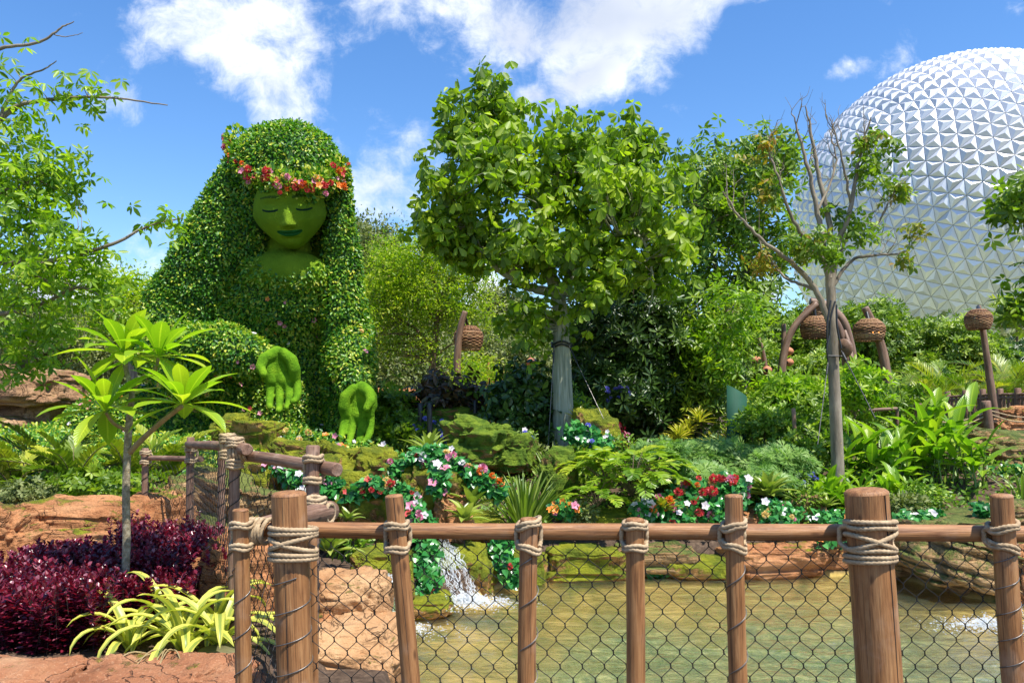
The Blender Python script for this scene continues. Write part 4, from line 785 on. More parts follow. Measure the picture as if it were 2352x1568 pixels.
# variegated lilies (five clumps)
for lab, px, Y, n, L, e in (('yellow striped lily clump arching over the kerb, left of the lily group', 300, 4.5, 13, .42, (.6, 1.4)), ('yellow striped lily clump in the middle of the group', 420, 4.42, 17, .52, (.5, 1.4)), ('yellow striped lily clump behind the middle one', 385, 4.75, 10, .48, (.5, 1.35)),
    ('yellow striped lily clump leaning on the corner post', 505, 4.45, 13, .52, (.3, 1.3)), ('upright striped lily clump behind the corner post', 500, 4.8, 9, .42, (.7, 1.4))):
    b = Pg(px, Y); rplant('striped_lily', lab, 'plant', b, M['lily'], [dict(n=n, L=L*1.3, Wd=.056, el=e, droop=2.5, prof='strap', fold=.45, seg=10, spread=.03)], 'yellow striped lilies in the planter')
mb = MB()
for k in range(7):
    a = Pg(375+rng.uniform(-30, 40), 4.15)+[0, 0, .06]; e = a+np.array([rng.uniform(-.25, .2), -.25, .02-.08*rng.random()]); tube(mb, smooth_path([a, (a+e)/2+[0, 0, .06], e], 4), np.linspace(.007, .002, 9), 4)
tag(obj('dry_leaves', mb, M['plumbr']), 'dried tan lily leaves hanging over the red kerb', 'leaves')
c = Pg(563, 4.0)+[-.02, 0, .02]; mb = MB(); lathe(mb, [(0, -.02), (.13, -.02), (.135, .0), (.13, .014), (0, .016)], Pg(500, 4.3)+[.03, 0, .02], 28); tag(obj('valve_cover', mb, flatmat('olive_plastic', [(.10, .09, .04), (.16, .145, .07)], .6, 4)), 'round olive cover plate lying on the mulch by the lily', 'cover plate')
# fronds
def frond(mb, rb, b, d, L, nP, pl, pw, droop=1., tmpl=LEAF, ang=1.0, t=.5, start=.12, vee=.35):
    d = nrm(d); hor = nrm(np.array([d[0], d[1], 1e-4])*[1, 1, 0]); sd = np.cross(hor, [0, 0, 1]); e0 = math.asin(np.clip(d[2], -1, 1)); p = np.array(b, float); n = 12; pts = [p]; es = []
    for i in range(n): e = e0-droop*(i/n)**1.3; p = p+(hor*math.cos(e)+np.array([0, 0, math.sin(e)]))*L/n; pts.append(p); es.append(e)
    pts = np.array(pts); es.append(es[-1]); tube(rb, pts, np.linspace(.012, .003, n+1)*min(1, L), 4, caps=False)
    s = np.linspace(start, 1, nP); q = np.stack([np.interp(s*n, np.arange(n+1), pts[:, j]) for j in range(3)], 1); e = np.interp(s*n, np.arange(n+1), es)
    tan = np.cos(e)[:, None]*hor+np.sin(e)[:, None]*np.array([0, 0, 1.]); up = np.cross(sd, tan); up = np.where(up[:, 2:3] < 0, -up, up)
    w_ = pl*np.sin(np.pi*np.clip(.12+.84*s, 0, 1))**.55; a = ang*(1-.55*s)
    for sg in (-1, 1):
        dd = tan*np.cos(a)[:, None]+sg*sd*np.sin(a)[:, None]+up*vee+rng.normal(size=q.shape)*.06; scatter(mb, q, dd, up+rng.normal(size=q.shape)*.15, w_*rng.uniform(.85, 1.1, nP), pw, tmpl, np.clip(t+rng.normal(size=nP)*.12, 0, 1))
def fplant(name, label, cat, base, leaf, n, L, nP, pl, pw, el=(.3, 1.3), droop=1., group=None, h=0., tmpl=LEAF, ang=1., vee=.3, tvar=.2, lift=0.):
    t_ = thing(name, label, cat, base, group); mb = MB(); rb = MB(); a0 = rng.random()*6
    if h: tube(rb, smooth_path([np.array(base), np.array(base)+[.04, 0, h/2], np.array(base)+[0, 0, h]], 3), .05, 7)
    for k in range(n):
        az = a0+k*2.4+rng.uniform(-.2, .2); e = rng.uniform(*el); frond(mb, rb, np.array(base)+[0, 0, h+lift], (math.cos(az)*math.cos(e), math.sin(az)*math.cos(e), math.sin(e)), L*rng.uniform(.75, 1.1), nP, pl, pw, droop*rng.uniform(.7, 1.3), tmpl, ang, np.clip(.5+rng.normal()*tvar, 0, 1), vee=vee)
    obj('stalks', rb, M['twig'], t_); obj('fronds', mb, leaf, t_); return t_
for lab, px, Y, n, L, h_ in (('cardboard cycad at the left edge above the orange ledge', 30, 8.7, 14, .75, 0), ('cardboard cycad left of the plumeria stem', 170, 8.6, 16, .85, 0), ('cardboard cycad directly behind the plumeria stem', 300, 8.8, 16, .9, 0), ('cardboard cycad behind the two back fence posts', 385, 9.0, 14, .8, 0), ('cardboard cycad between the left edge one and the ivy slope', 100, 9.6, 14, .85, 0)):
    b = Pg(px, Y)+[0, 0, .12]; fplant('cycad', lab, 'plant', b, M['zam'], n+3, L, 19, .17, .042, (.35, 1.35), 1.0, 'cycads above the orange ledge')
for lab, px, Y, n, L, h_ in (('areca palm behind the far walkway left of the rightmost lamp', 2170, 23, 14, 1.9, .3), ('areca palm at the right edge behind the far walkway', 2320, 22, 16, 2.0, .4), ('areca palm right of the hanging basket lamp', 2080, 24, 14, 1.8, .2), ('yellow areca palm left of the hanging basket lamp', 2000, 21, 12, 1.3, .1), ('areca palm between the two lamps, lower', 2240, 21, 12, 1.5, .1), ('small yellow palm right of the green tube', 1742, 19, 10, 1.1, .3), ('areca palm below the hanging basket lamp', 2110, 20.5, 12, 1.3, .1)):
    b = Pg(px, Y); fplant('areca_palm', lab, 'palm', b, M['palm'], n, L, 34, .42, .035, (.6, 1.4), 1.2, 'palms by the far walkway', h=h_, tmpl=NEED, ang=.9)
t_ = fplant('fan_palm', 'small fan palm with brown trunk far right in front of the dome base', 'palm', P(2335, 860, 40), M['palm'], 26, 1.9, 16, 1.0, .09, (-.1, 1.4), .7, h=2.3, tmpl=NEED, ang=1.1)
# small dots of mid plants
def patch_pts(n, px, Y0, Y1, lift=.0, jit=0.):
    yy = rng.uniform(Y0, Y1, n); xx = (rng.uniform(*px, n)-HX)/F*yy; z = GZ(xx, yy)
    return np.c_[xx, yy, z+rng.random(n)**1.5*lift]
def mound(name, label, cat, px, py, Y, wpx, hpx, leaf, n, L, Wd, depth=None, group=None, tmpl=LEAF, flat=0.):
    c = P(px, py, Y); r = np.array([wpx*S(Y)/2, depth or wpx*S(Y)/3, hpx*S(Y)/2]); t_ = thing(name, label, cat, c-[0, 0, r[2]], group)
    d = rdir(n); rr = rng.random(n)**(1/4); lump = 1+.2*vnoise(d*2.5+px, 3)+.1*vnoise(d*6+px, 4); p = c+d*(rr*lump)[:, None]*r; mb = MB()
    scatter(mb, p, d*[1, 1, .6]+rdir(n)*.8+[0, -.15, -.15*(1-flat)], d*.5+rng.normal(size=p.shape)*.4+[0, -.2, .6], L*rng.uniform(.6, 1.2, n), L*Wd, tmpl, np.clip(rng.normal(.5, .24, n), 0, 1))
    obj('foliage', mb, leaf, t_); t_['r'] = 0; del t_['r']; return t_, c, r
def pom_mesh(r, mat, nm='blossom', kind='pom'):
    mb = MB()
    if kind == 'pom': n = 46; d = rdir(n); d[:, 2] = np.abs(d[:, 2])*.9-.15; scatter(mb, d*r*.35, d, rdir(n), r*.75, r*.5, LEAF)
    else:
        a = np.arange(5)*2*np.pi/5; d = np.c_[np.cos(a), np.sin(a), np.full(5, .35)]; scatter(mb, d*r*.05, d, np.tile([0, 0, 1.], (5, 1))-d*.3, r, r*.85, LEAF, np.full(5, .6)); scatter(mb, np.zeros((3, 3)), rdir(3)*.3+[0, 0, 1], rdir(3), r*.4, r*.2, LEAF, np.zeros(3))
    me = make_mesh(nm, mb); me.materials.append(mat); return me
FM = {k: pom_mesh(1., M[m_], kind=kd) for k, m_, kd in (('red', 'fred', 'pom'), ('pink', 'fpink', 'pom'), ('orange', 'forg', 'star'), ('white', 'fwhite', 'star'), ('yellow', 'fyel', 'pom'), ('blue', 'fblue', 'pom'), ('pinkstar', 'fpink', 'star'), ('redstar', 'fred', 'star'), ('orangepom', 'forg', 'pom'))}
def blossoms(t_, pts, dirs, kinds, size):
    for i in range(len(pts)):
        o = bpy.data.objects.new('blossom', FM[kinds[rng.integers(len(kinds))]]); C.objects.link(o); o.parent = t_; o.location = [float(a) for a in np.array(pts[i])-np.array(t_.location)]
        o.rotation_euler = Vector(dirs[i]).to_track_quat('Z', 'Y').to_euler(); s = size*rng.uniform(.65, 1.25); o.scale = (s, s, s)
def flowered(label, path, th, n, L, nb, kinds, size, leaf='ivy', name='ivy_garland', cat='garland', tmpl=IVY, group=None, Wd=.9):
    # path: (px,py,Y) points of a hanging / creeping garland with thickness th in metres
    q = smooth_path([P(*p) for p in path], 8) if len(path) > 1 else np.array([P(*path[0])]*2); t_ = thing(name, label, cat, q[len(q)//2], group)
    i = rng.integers(0, len(q), n); p = q[i]+nrm(rng.normal(size=(n, 3)))*rng.random((n, 1))**.6*np.array(th); mb = MB()
    scatter(mb, p, rng.normal(size=(n, 3))*.6+[0, -.35, -.45], rng.normal(size=(n, 3))*.4+[0, -.7, .7], L*rng.uniform(.6, 1.2, n), L*Wd, tmpl, np.clip(rng.normal(.5, .25, n), 0, 1)); obj('foliage', mb, M[leaf], t_)
    if len(path) > 1: vm = MB(); tube(vm, q, .006, 4); obj('vine', vm, M['twig'], t_)
    j = rng.integers(0, len(q), nb); bp = q[j]+nrm(rng.normal(size=(nb, 3))*[1, .3, 1]+[0, -.9, .35])*np.array(th)*rng.uniform(.8, 1.08, (nb, 1)); blossoms(t_, bp, nrm(rng.normal(size=(nb, 3))*.35+[0, -.8, .6]), kinds, size); return t_
flowered('ivy and pink flower garland over the crown of the large mossy boulder', [(905, 1085, 9.6), (960, 1050, 9.5), (1010, 1045, 9.5), (1060, 1075, 9.4), (1100, 1105, 9.4)], (.14, .12, .14), 900, .085, 30, ['white', 'pinkstar', 'red', 'pink', 'yellow', 'white'], .05)
flowered('ivy strand hanging down the middle of the large mossy boulder', [(1010, 1060, 9.2), (1010, 1095, 9.0), (1005, 1125, 8.98)], (.13, .07, .12), 260, .085, 6, ['white', 'pinkstar'], .055)
flowered('ivy garland right of the large boulder running down to the orange flower', [(1085, 1090, 9.3), (1125, 1110, 9.2), (1150, 1130, 9.2)], (.12, .1, .12), 330, .085, 6, ['pink', 'red', 'orangepom'], .05)
flowered('ivy garland draped over the dark ledge left of the large boulder', [(815, 1140, 8.9), (850, 1115, 8.8), (905, 1120, 8.8), (950, 1155, 8.9)], (.14, .12, .11), 620, .085, 14, ['red', 'redstar', 'white', 'yellow'], .045)
flowered('ivy and blossoms trailing beside the first thin post', [(945, 1150, 9.0), (950, 1180, 8.7), (985, 1200, 8.6)], (.13, .12, .12), 380, .085, 16, ['white', 'pinkstar', 'pink', 'red', 'redstar'], .05)
flowered('ivy strand hanging left of the main cascade', [(975, 1225, 8.5), (985, 1265, 8.3), (975, 1300, 8.2), (985, 1340, 8.0), (975, 1365, 7.95)], (.14, .1, .12), 560, .085, 2, ['red'], .05)
flowered('ivy strand with a red blossom hanging right of the main cascade', [(1155, 1235, 9.0), (1150, 1270, 8.9), (1165, 1300, 8.8), (1180, 1330, 8.7)], (.14, .1, .11), 480, .085, 2, ['red'], .06)
flowered('ivy cascade behind the receding fence log with pink blossoms', [(570, 1060, 9.6), (640, 1075, 9.3), (690, 1110, 9.2), (705, 1150, 9.1)], (.14, .1, .12), 620, .08, 16, ['white', 'pinkstar', 'white'], .05)
flowered('ivy under the end knob of the receding log', [(735, 1095, 9.2), (770, 1110, 9.1), (745, 1140, 9.0)], (.13, .1, .1), 330, .085, 5, ['pinkstar', 'redstar'], .05)
flowered('ivy with pale lilies seen through the planter fence', [(575, 1140, 9.3), (620, 1165, 9.1)], (.17, .1, .16), 330, .085, 7, ['white', 'pinkstar'], .06)
flowered('ivy with dark leaves right of the brown mossy boulder', [(1310, 990, 12.2), (1335, 1000, 12.0), (1370, 1010, 12.0), (1400, 1035, 11.9)], (.22, .15, .22), 560, .09, 10, ['white', 'blue'], .04)
flowered('ivy patch with white star flowers left of the bird shaped hand', [(770, 1050, 11.5), (820, 1035, 11.6), (880, 1045, 11.6), (920, 1070, 11.3)], (.25, .2, .2), 1100, .075, 34, ['white', 'orange', 'pinkstar', 'red', 'white'], .045, leaf='top', tmpl=LEAF, Wd=.5)
flowered('mixed flower bank under the topiary lap', [(640, 1020, 12.0), (700, 1010, 12.0), (760, 1020, 12.0)], (.3, .25, .2), 900, .075, 20, ['orange', 'white', 'pinkstar', 'yellow'], .05, leaf='top', tmpl=LEAF, Wd=.5)
flowered('large flower bed of red and pink pompons right of centre, left half', [(1500, 1190, 9.9), (1560, 1150, 10.1), (1600, 1130, 10.2), (1560, 1195, 9.9)], (.26, .2, .2), 1300, .08, 34, ['pink', 'red', 'white', 'yellow', 'orangepom', 'red'], .055, cat='flowers', name='flower_bed')
flowered('flower bed of pink pompons right half beside the olive bromeliad', [(1630, 1150, 10.1), (1680, 1120, 10.2), (1650, 1190, 9.9)], (.26, .2, .22), 1000, .08, 22, ['pink', 'red', 'white', 'pink'], .055, cat='flowers', name='flower_bed')
flowered('flower patch with one red pompon right of the olive bromeliad', [(1770, 1170, 10.0), (1800, 1180, 9.9), (1780, 1200, 9.8)], (.24, .2, .15), 620, .08, 13, ['yellow', 'red', 'orange', 'white', 'pink'], .05, cat='flowers', name='flower_bed')
flowered('low ivy left of the thickest post over the rail', [(1880, 1190, 9.9), (1930, 1195, 9.8), (1905, 1240, 9.5)], (.2, .15, .12), 480, .08, 7, ['orange', 'white'], .045)
flowered('ivy behind the thickest post at the right of it', [(2070, 1190, 9.7), (2120, 1195, 9.7), (2150, 1180, 9.8)], (.18, .15, .1), 420, .08, 3, ['white'], .04)
flowered('little ivy clump on the right shore left of the last post', [(2250, 1165, 9.6), (2285, 1180, 9.5)], (.15, .1, .1), 220, .08, 0, ['white'], .04)
flowered('ivy tuft on the far shore left of the fourth thin post', [(1500, 1305, 9.5), (1520, 1310, 9.5)], (.13, .08, .11), 130, .085, 0, ['red'], .04)
flowered('ivy tuft beside the stiff fern on the far shore', [(1560, 1300, 9.55), (1590, 1310, 9.5)], (.16, .08, .12), 150, .07, 0, ['red'], .04, leaf='cover', tmpl=LEAF, Wd=.5)
flowered('orange and pink flower tuft at the foot of the sword leaves', [(1280, 1165, 9.6), (1310, 1170, 9.6)], (.14, .1, .11), 260, .07, 12, ['orange', 'orange', 'pinkstar'], .05, cat='flowers', name='flower_tuft')
flowered('white flower tuft below the philodendron', [(1470, 1165, 9.8), (1500, 1170, 9.8)], (.15, .1, .12), 240, .08, 8, ['white', 'pinkstar'], .05, cat='flowers', name='flower_tuft')
flowered('blue flowers below the dark bronze plants', [(950, 1010, 13.5), (1000, 985, 13.5), (1050, 1000, 13.3)], (.3, .3, .22), 900, .07, 26, ['blue'], .05, leaf='dark', tmpl=LEAF, Wd=.5, cat='flowers', name='plumbago')
flowered('blue flower tuft right of the peaked boulder', [(1190, 1000, 12.8), (1215, 1010, 12.6)], (.2, .2, .16), 400, .06, 10, ['blue', 'white'], .045, leaf='cover', tmpl=LEAF, Wd=.5, cat='flowers', name='plumbago')
flowered('blue flowers in the shade right of the pale trunk', [(1390, 905, 14.8), (1440, 900, 14.8)], (.25, .2, .15), 400, .07, 14, ['blue'], .05, leaf='dark', tmpl=LEAF, Wd=.5, cat='flowers', name='plumbago')
flowered('tiny blue flowers left of the heliconias', [(1840, 1110, 11), (1870, 1130, 10.8)], (.22, .2, .22), 500, .05, 22, ['blue'], .022, leaf='cover', tmpl=LEAF, Wd=.4, cat='flowers', name='plumbago')
flowered('ivy on the right bank rock with lobed leaves', [(2300, 1085, 11.6), (2345, 1080, 11.6)], (.18, .1, .12), 160, .09, 0, ['red'], .04)
flowered('purple striped foliage at the foot of the guy wire', [(1405, 990, 12.6), (1430, 1010, 12.6)], (.18, .15, .2), 240, .10, 0, ['red'], .03, leaf='burg', tmpl=LEAF, Wd=.35, cat='plant', name='purple_plant')
# sword leaf clumps
for lab, px, Y, n, L, w_ in (('tall sword leaf clump in the centre behind the second thin post', 1205, 9.9, 85, .95, .055), ('sword leaf clump at the foot of the pale trunk', 1270, 11.8, 45, .75, .045), ('low sword leaf clump right of the heliconias', 2070, 10.8, 30, .5, .045), ('sword leaf tuft left of the heliconias', 1900, 10.9, 16, .45, .05), ('sword leaf tuft at the right edge above the bank', 2350, 10.6, 16, .5, .05), ('sword leaf tuft in front of the heliconias', 2130, 10.5, 30, .42, .035)):
    b = Pg(px, Y); rplant('sword_leaf_plant', lab, 'plant', b, M['flax'], [dict(n=n, L=L, Wd=w_, el=(.75, 1.5), droop=.55, prof='sword', fold=.5, seg=7, spread=.13)])
# bromeliads and other rosettes
for lab, px, py, Y, n, L, w_, mt, e in (('broad olive bromeliad with wide leaves right of the flower bed', 1762, 1140, 10.2, 34, .42, .10, 'brom', (.15, 1.4)), ('shiny green bromeliad under the orange pompon', 1085, 1165, 9.2, 15, .40, .10, 'brom', (.4, 1.4)), ('low shiny rosette at the rail left of the sword leaves', 1070, 1195, 8.9, 13, .34, .10, 'brom', (.1, 1.3)),
    ('big pale rosette behind the thick corner post at the basin', 755, 1270, 7.2, 16, .42, .09, 'brom', (.2, 1.3)), ('long leaf rosette seen through the planter fence', 585, 1195, 8.8, 12, .45, .12, 'brom', (.5, 1.4)), ('agave like rosette left of the peaked boulder', 985, 1045, 11.6, 22, .5, .09, 'brom', (.3, 1.35)),
    ('small rosette at the basin edge right of the log stub', 800, 1195, 8.4, 10, .22, .06, 'brom', (.2, 1.2)), ('orange tinged bromeliad beside the flower bed', 1520, 1170, 9.8, 16, .26, .055, 'yel', (.3, 1.4)), ('dark bromeliad around the orange tinged one', 1525, 1175, 9.9, 14, .32, .07, 'brom', (.1, 1.0)),
    ('little rosette with orange spikes by the slanting rock', 585, 1085, 10.6, 12, .25, .05, 'brom', (.5, 1.4)), ('rosette clump under the mossy block rock', 700, 1050, 10.9, 18, .25, .06, 'gloss', (.3, 1.4)), ('upright variegated plant left of the brown boulder', 1330, 975, 13.0, 14, .42, .08, 'drac', (.5, 1.4)),
    ('olive rosette left of the thickest post', 1900, 1165, 10.3, 12, .24, .06, 'brom', (.2, 1.3))):
    rplant('bromeliad', lab, 'plant', P(px, py, Y), M[mt], [dict(n=n, L=L, Wd=w_, el=e, droop=.8, prof='lance', fold=.45, seg=7)])
# dracaenas
for lab, px, Y, h_, k_ in (('yellow striped dracaena tallest of the group left of the green tube', 1592, 13.6, .55, 3), ('yellow striped dracaena lower left of the tallest', 1560, 13.3, .3, 2), ('yellow striped dracaena in front of the green tube', 1680, 13.0, .3, 2), ('yellow striped dracaena right of the green tube', 1715, 13.2, .3, 1), ('yellow striped dracaena between the tallest and the tube', 1640, 13.1, .18, 2)):
    b = Pg(px, Y); sp_ = [dict(at=np.array([(j-k_/2)*.16, rng.normal()*.05, h_*(.4+.6*j/max(1, k_-1)) if k_ > 1 else h_]), n=26, L=.36, Wd=.06, el=(.05, 1.45), droop=.6, prof='lance', fold=.35, seg=5) for j in range(k_)]
    rplant('dracaena', lab, 'plant', b, M['drac'], sp_, 'yellow striped dracaenas')
# philodendron: deeply cut leaves
def philo(label, px, py, Y, n, L, mt='phil', spread=.35, nP=9, name='philodendron', pw=.05, group=None):
    b = P(px, py, Y); t_ = thing(name, label, 'plant', b, group); mb = MB(); rb = MB()
    for k in range(n):
        az = k*2.4; e = rng.uniform(.35, 1.3); l1 = spread*rng.uniform(.7, 1.2); d = np.array([math.cos(az)*math.cos(e), math.sin(az)*math.cos(e), math.sin(e)]); p = b+d*l1; tube(rb, smooth_path([b, b+d*l1*.5+[0, 0, .04], p], 3), .005, 4)
        frond(mb, rb, p, nrm(d*[1, 1, .2]), L*rng.uniform(.8, 1.15), nP, L*.5, pw, 1.1, LEAF, 1.25, np.clip(rng.normal(.5, .2), 0, 1), start=.03, vee=.1)
        blade(mb, p, nrm(d*[1, 1, .2]), L*.8, L*.22, 1.1, 'lance', 5, .2, .5)
    obj('stalks', rb, M['twig'], t_); obj('leaves', mb, M[mt], t_)
philo('deeply cut philodendron in the middle right of the sword leaves', 1450, 1135, 10.2, 26, .34, spread=.5)
philo('deeply cut philodendron with yellow edges left of the flower bed', 1395, 1120, 10.4, 20, .34, spread=.45)
philo('deeply cut philodendron above the white flower tuft', 1500, 1110, 10.8, 18, .32, spread=.4)
philo('bright cut leaf philodendron at the left edge behind the sword leaves', 1370, 1165, 9.9, 14, .26, spread=.3)
def cassava(label, px, py, Y, n, spread, mt='cass', pl=.14, name='feathery_shrub'):
    b = P(px, py, Y); t_ = thing(name, label, 'shrub', b); mb = MB(); c = b+rdir(n)*rng.random((n, 1))**.4*np.array(spread); ax = nrm(rng.normal(size=(n, 3))*.45+[0, -.35, 1]); a = nrm(np.cross(ax, rdir(n))); bb = np.cross(ax, a)
    tv = rng.random(n)
    for j in range(8):
        an = j*2*np.pi/8+rng.random(n)*.3; d = a*np.cos(an)[:, None]+bb*np.sin(an)[:, None]-ax*.25; scatter(mb, c, d, ax, pl*rng.uniform(.8, 1.2, n), pl*.13, NEED, np.clip(tv+rng.normal(size=n)*.1, 0, 1))
        for fr_ in (.4, .6):
            for sg in (-1, 1): scatter(mb, c+nrm(d)*pl*fr_, d+sg*np.cross(ax, d)*.6, ax, pl*.45, pl*.09, NEED, tv)
    rb = MB()
    for k in range(0, n, 6): tube(rb, [b-[0, 0, spread[2]], c[k]], .005, 3, caps=False)
    obj('stems', rb, M['twig'], t_); obj('foliage', mb, M[mt], t_)
cassava('feathery pale green shrub left of the red flowers', 1520, 1045, 11.6, 260, (.42, .5, .25)); cassava('feathery pale green shrub in the centre right, widest', 1650, 1050, 11.8, 420, (.75, .5, .28)); cassava('feathery pale green shrub in front of the slim tree', 1790, 1065, 11.2, 260, (.5, .45, .25)); cassava('feathery pale green shrub above the flower bed', 1600, 1090, 10.9, 230, (.6, .3, .15)); cassava('feathery pale shrub behind the olive bromeliad', 1760, 1100, 10.7, 150, (.4, .3, .16))
# heliconias
def helic(label, px, Y, n, L, hs, group='heliconias on the right'):
    b = Pg(px, Y); t_ = thing('heliconia', label, 'plant', b, group); mb = MB(); rb = MB()
    for k in range(n):
        az = rng.random()*6.28; o = np.r_[rng.normal(size=2)*.16, 0]; h_ = hs*rng.uniform(.5, 1.1); p = b+o; top = p+np.array([math.cos(az)*.12, math.sin(az)*.12, h_]); tube(rb, smooth_path([p, (p+top)/2, top], 3), np.linspace(.014, .008, 7), 5)
        for j in range(4):
            q = p+(top-p)*(.4+.2*j); a2 = az+j*2.6+rng.normal()*.4; e = .5+.22*j+rng.normal()*.15; blade(mb, q, (math.cos(a2)*math.cos(e), math.sin(a2)*math.cos(e), math.sin(e)), L*rng.uniform(.7, 1.1), L*.27, .9*rng.uniform(.5, 1.4), 'lance', 7, .35, np.clip(rng.normal(.5, .22), 0, 1), wave=.02)
    obj('stalks', rb, M['flax'], t_); obj('leaves', mb, M['heli'], t_)
for a in (('heliconia clump right beside the slim trunk', 1965, 11.6, 9, .55, .75), ('heliconia clump second from the slim trunk', 2040, 11.4, 9, .55, .8), ('heliconia clump in the middle of the heliconia bed', 2100, 11.8, 9, .6, .85), ('tallest heliconia clump with a wide paddle leaf below the far walkway', 2160, 11.9, 9, .6, .95), ('heliconia clump at the right end of the bed', 2215, 11.3, 8, .55, .6), ('low heliconia clump left of the slim trunk', 1895, 10.8, 8, .45, .4), ('low heliconia clump in front of the slim trunk', 1945, 10.7, 9, .4, .35), ('heliconia clump with broad leaves behind the thickest post', 2010, 10.8, 9, .42, .35)): helic(*a)
# bronze leaved and other mid shrubs
shrubtree('bronze leaved shrub below the leaning lamp', 1035, 925, 14.6, 100, 30, .5, 90, M['reddark'], .2, .36, 'bronze_shrub', nl=5, tilt=.2); shrubtree('green shrub right of the second topiary hand', 900, 950, 14.6, 60, 50, .6, 110, M['gloss'], .14, .4); shrubtree('green shrub beside the black bollards', 940, 1000, 13.6, 70, 35, .5, 90, M['gloss'], .12, .4)
shrubtree('bright shrub left of the slim trunk under the arched lamps', 1815, 915, 13.5, 70, 38, .5, 130, M['left'], .14, .32, nl=6); shrubtree('leafy shrub directly left of the slim trunk', 1870, 960, 13., 60, 55, .6, 120, M['gloss'], .12, .38, nl=6); shrubtree('bright shrub right of the slim trunk', 1965, 900, 13.6, 60, 45, .5, 100, M['left'], .14, .34, nl=6); shrubtree('yellow green shrub under the green tube', 1760, 985, 12.6, 90, 45, .5, 160, M['cover'], .1, .4, nl=6); shrubtree('leafy shrub behind the heliconias at the far walkway', 2050, 935, 15, 80, 40, .6, 110, M['gloss'], .14, .36, nl=6); shrubtree('green shrub in front of the slim trunk foot', 1860, 1040, 11.6, 60, 45, .4, 110, M['gloss'], .1, .4, nl=6)
shrubtree('small bright shrub left of the brown mossy boulder', 1320, 950, 13.8, 30, 30, .3, 40, M['left'], .12, .3, nl=6)
shrubtree('dark green low shrubs behind the orange ledge', 230, 1130, 8.2, 150, 40, .4, 190, M['gloss'], .07, .5, nl=6); shrubtree('grey green creeping shrub at the left edge over the ledge', 60, 1140, 7.9, 90, 26, .25, 130, M['oak'], .05, .5, nl=6)
for k, (lab, px, py, Y, w_, h_, mt, n) in enumerate([('grey green thyme like mound at the rail beside the flower tuft', 1330, 1180, 9.7, 80, 50, 'oak', 500), ('leafy mound between the flower bed and the philodendrons', 1590, 1100, 11.0, 160, 60, 'cover', 700), ('leafy mound over the right planter rock', 2090, 1140, 10.6, 180, 80, 'cover', 900), ('fern mound in front of the thickest post', 2080, 1160, 10.1, 110, 50, 'oak', 600), ('leafy mound low right of the pale trunk', 1430, 1040, 12.0, 110, 80, 'cover', 600), ('leafy mound between brown boulder and feathery shrub', 1350, 1070, 11.4, 120, 70, 'gloss', 600), ('white flowering mound under the brown boulder', 1330, 1050, 11.9, 90, 60, 'cover', 400), ('leafy mound by the arch rock', 1220, 1045, 12.4, 90, 50, 'oak', 400), ('green mound left of the heliconias', 1850, 1150, 10.5, 90, 70, 'cover', 500), ('yellow green mound left of the slim tree rocks', 1770, 950, 13.6, 90, 70, 'cover', 500), ('green mound in front of the far walkway', 1990, 985, 13.6, 120, 60, 'gloss', 500), ('green mound below the right boulders', 2220, 1075, 12.2, 80, 60, 'cover', 400), ('green tuft by the basin behind the corner post', 720, 1230, 8., 60, 60, 'ivy', 200), ('leafy tuft behind the mesh right of the thick corner post', 800, 1250, 7.9, 90, 70, 'cover', 300)]):
    mound('leafy_mound', lab, 'plant', px, py, Y, w_, h_, M[mt], n, .075, .5)
# ivy slope and general ground cover
n_ = 42000; xx = rng.uniform(-9.5, -1.9, n_); yy_ = rng.uniform(9.6, 17., n_); k = (xx/yy_*F+HX < 920); xx, yy_ = xx[k], yy_[k]; n_ = len(xx); mb = MB()
scatter(mb, np.c_[xx, yy_, GZ(xx, yy_)+rng.random(n_)*.10], rng.normal(size=(n_, 3))*.8+[0, -.3, 0], rng.normal(size=(n_, 3))*.35+[0, -.4, 1], .078*rng.uniform(.6, 1.3, n_), .042, LEAF); tag(obj('ivy_ground_cover', mb, M['top']), 'glossy vine leaves covering the slope around the topiary', 'ground cover', kind='stuff')
n_ = 34000; xx = rng.uniform(-3, 11, n_); yy_ = rng.uniform(9.9, 19., n_); k = (pond_sd(xx, yy_) > .3) & (fbm(np.c_[xx, yy_, xx*0]*.9, 3, 11) > -.35); xx, yy_ = xx[k], yy_[k]; n_ = len(xx); mb = MB()
scatter(mb, np.c_[xx, yy_, GZ(xx, yy_)+rng.random(n_)**2*.16], rng.normal(size=(n_, 3))*.8+[0, -.2, .2], rng.normal(size=(n_, 3))*.4+[0, -.4, 1], .10*rng.uniform(.6, 1.3, n_), .042, LEAF); tag(obj('garden_ground_cover', mb, M['cover']), 'low green creeping plants between the garden shrubs', 'ground cover', kind='stuff')
n_ = 5000; xx = rng.uniform(-4.6, -1.25, n_); yy_ = rng.uniform(3.9, 6.9, n_); mb = MB()
scatter(mb, np.c_[xx, yy_, GZ(xx, yy_)+.008], rng.normal(size=(n_, 3))*[1, 1, .15], rng.normal(size=(n_, 3))*.3+[0, 0, 1], .045*rng.uniform(.5, 1.4, n_), .012, NEED); tag(obj('bark_mulch', mb, flatmat('bark_chip', [(.05, .025, .015), (.2, .12, .08)], .9, 9, tex='p')), 'brown bark mulch under the lilies', 'mulch', kind='stuff')
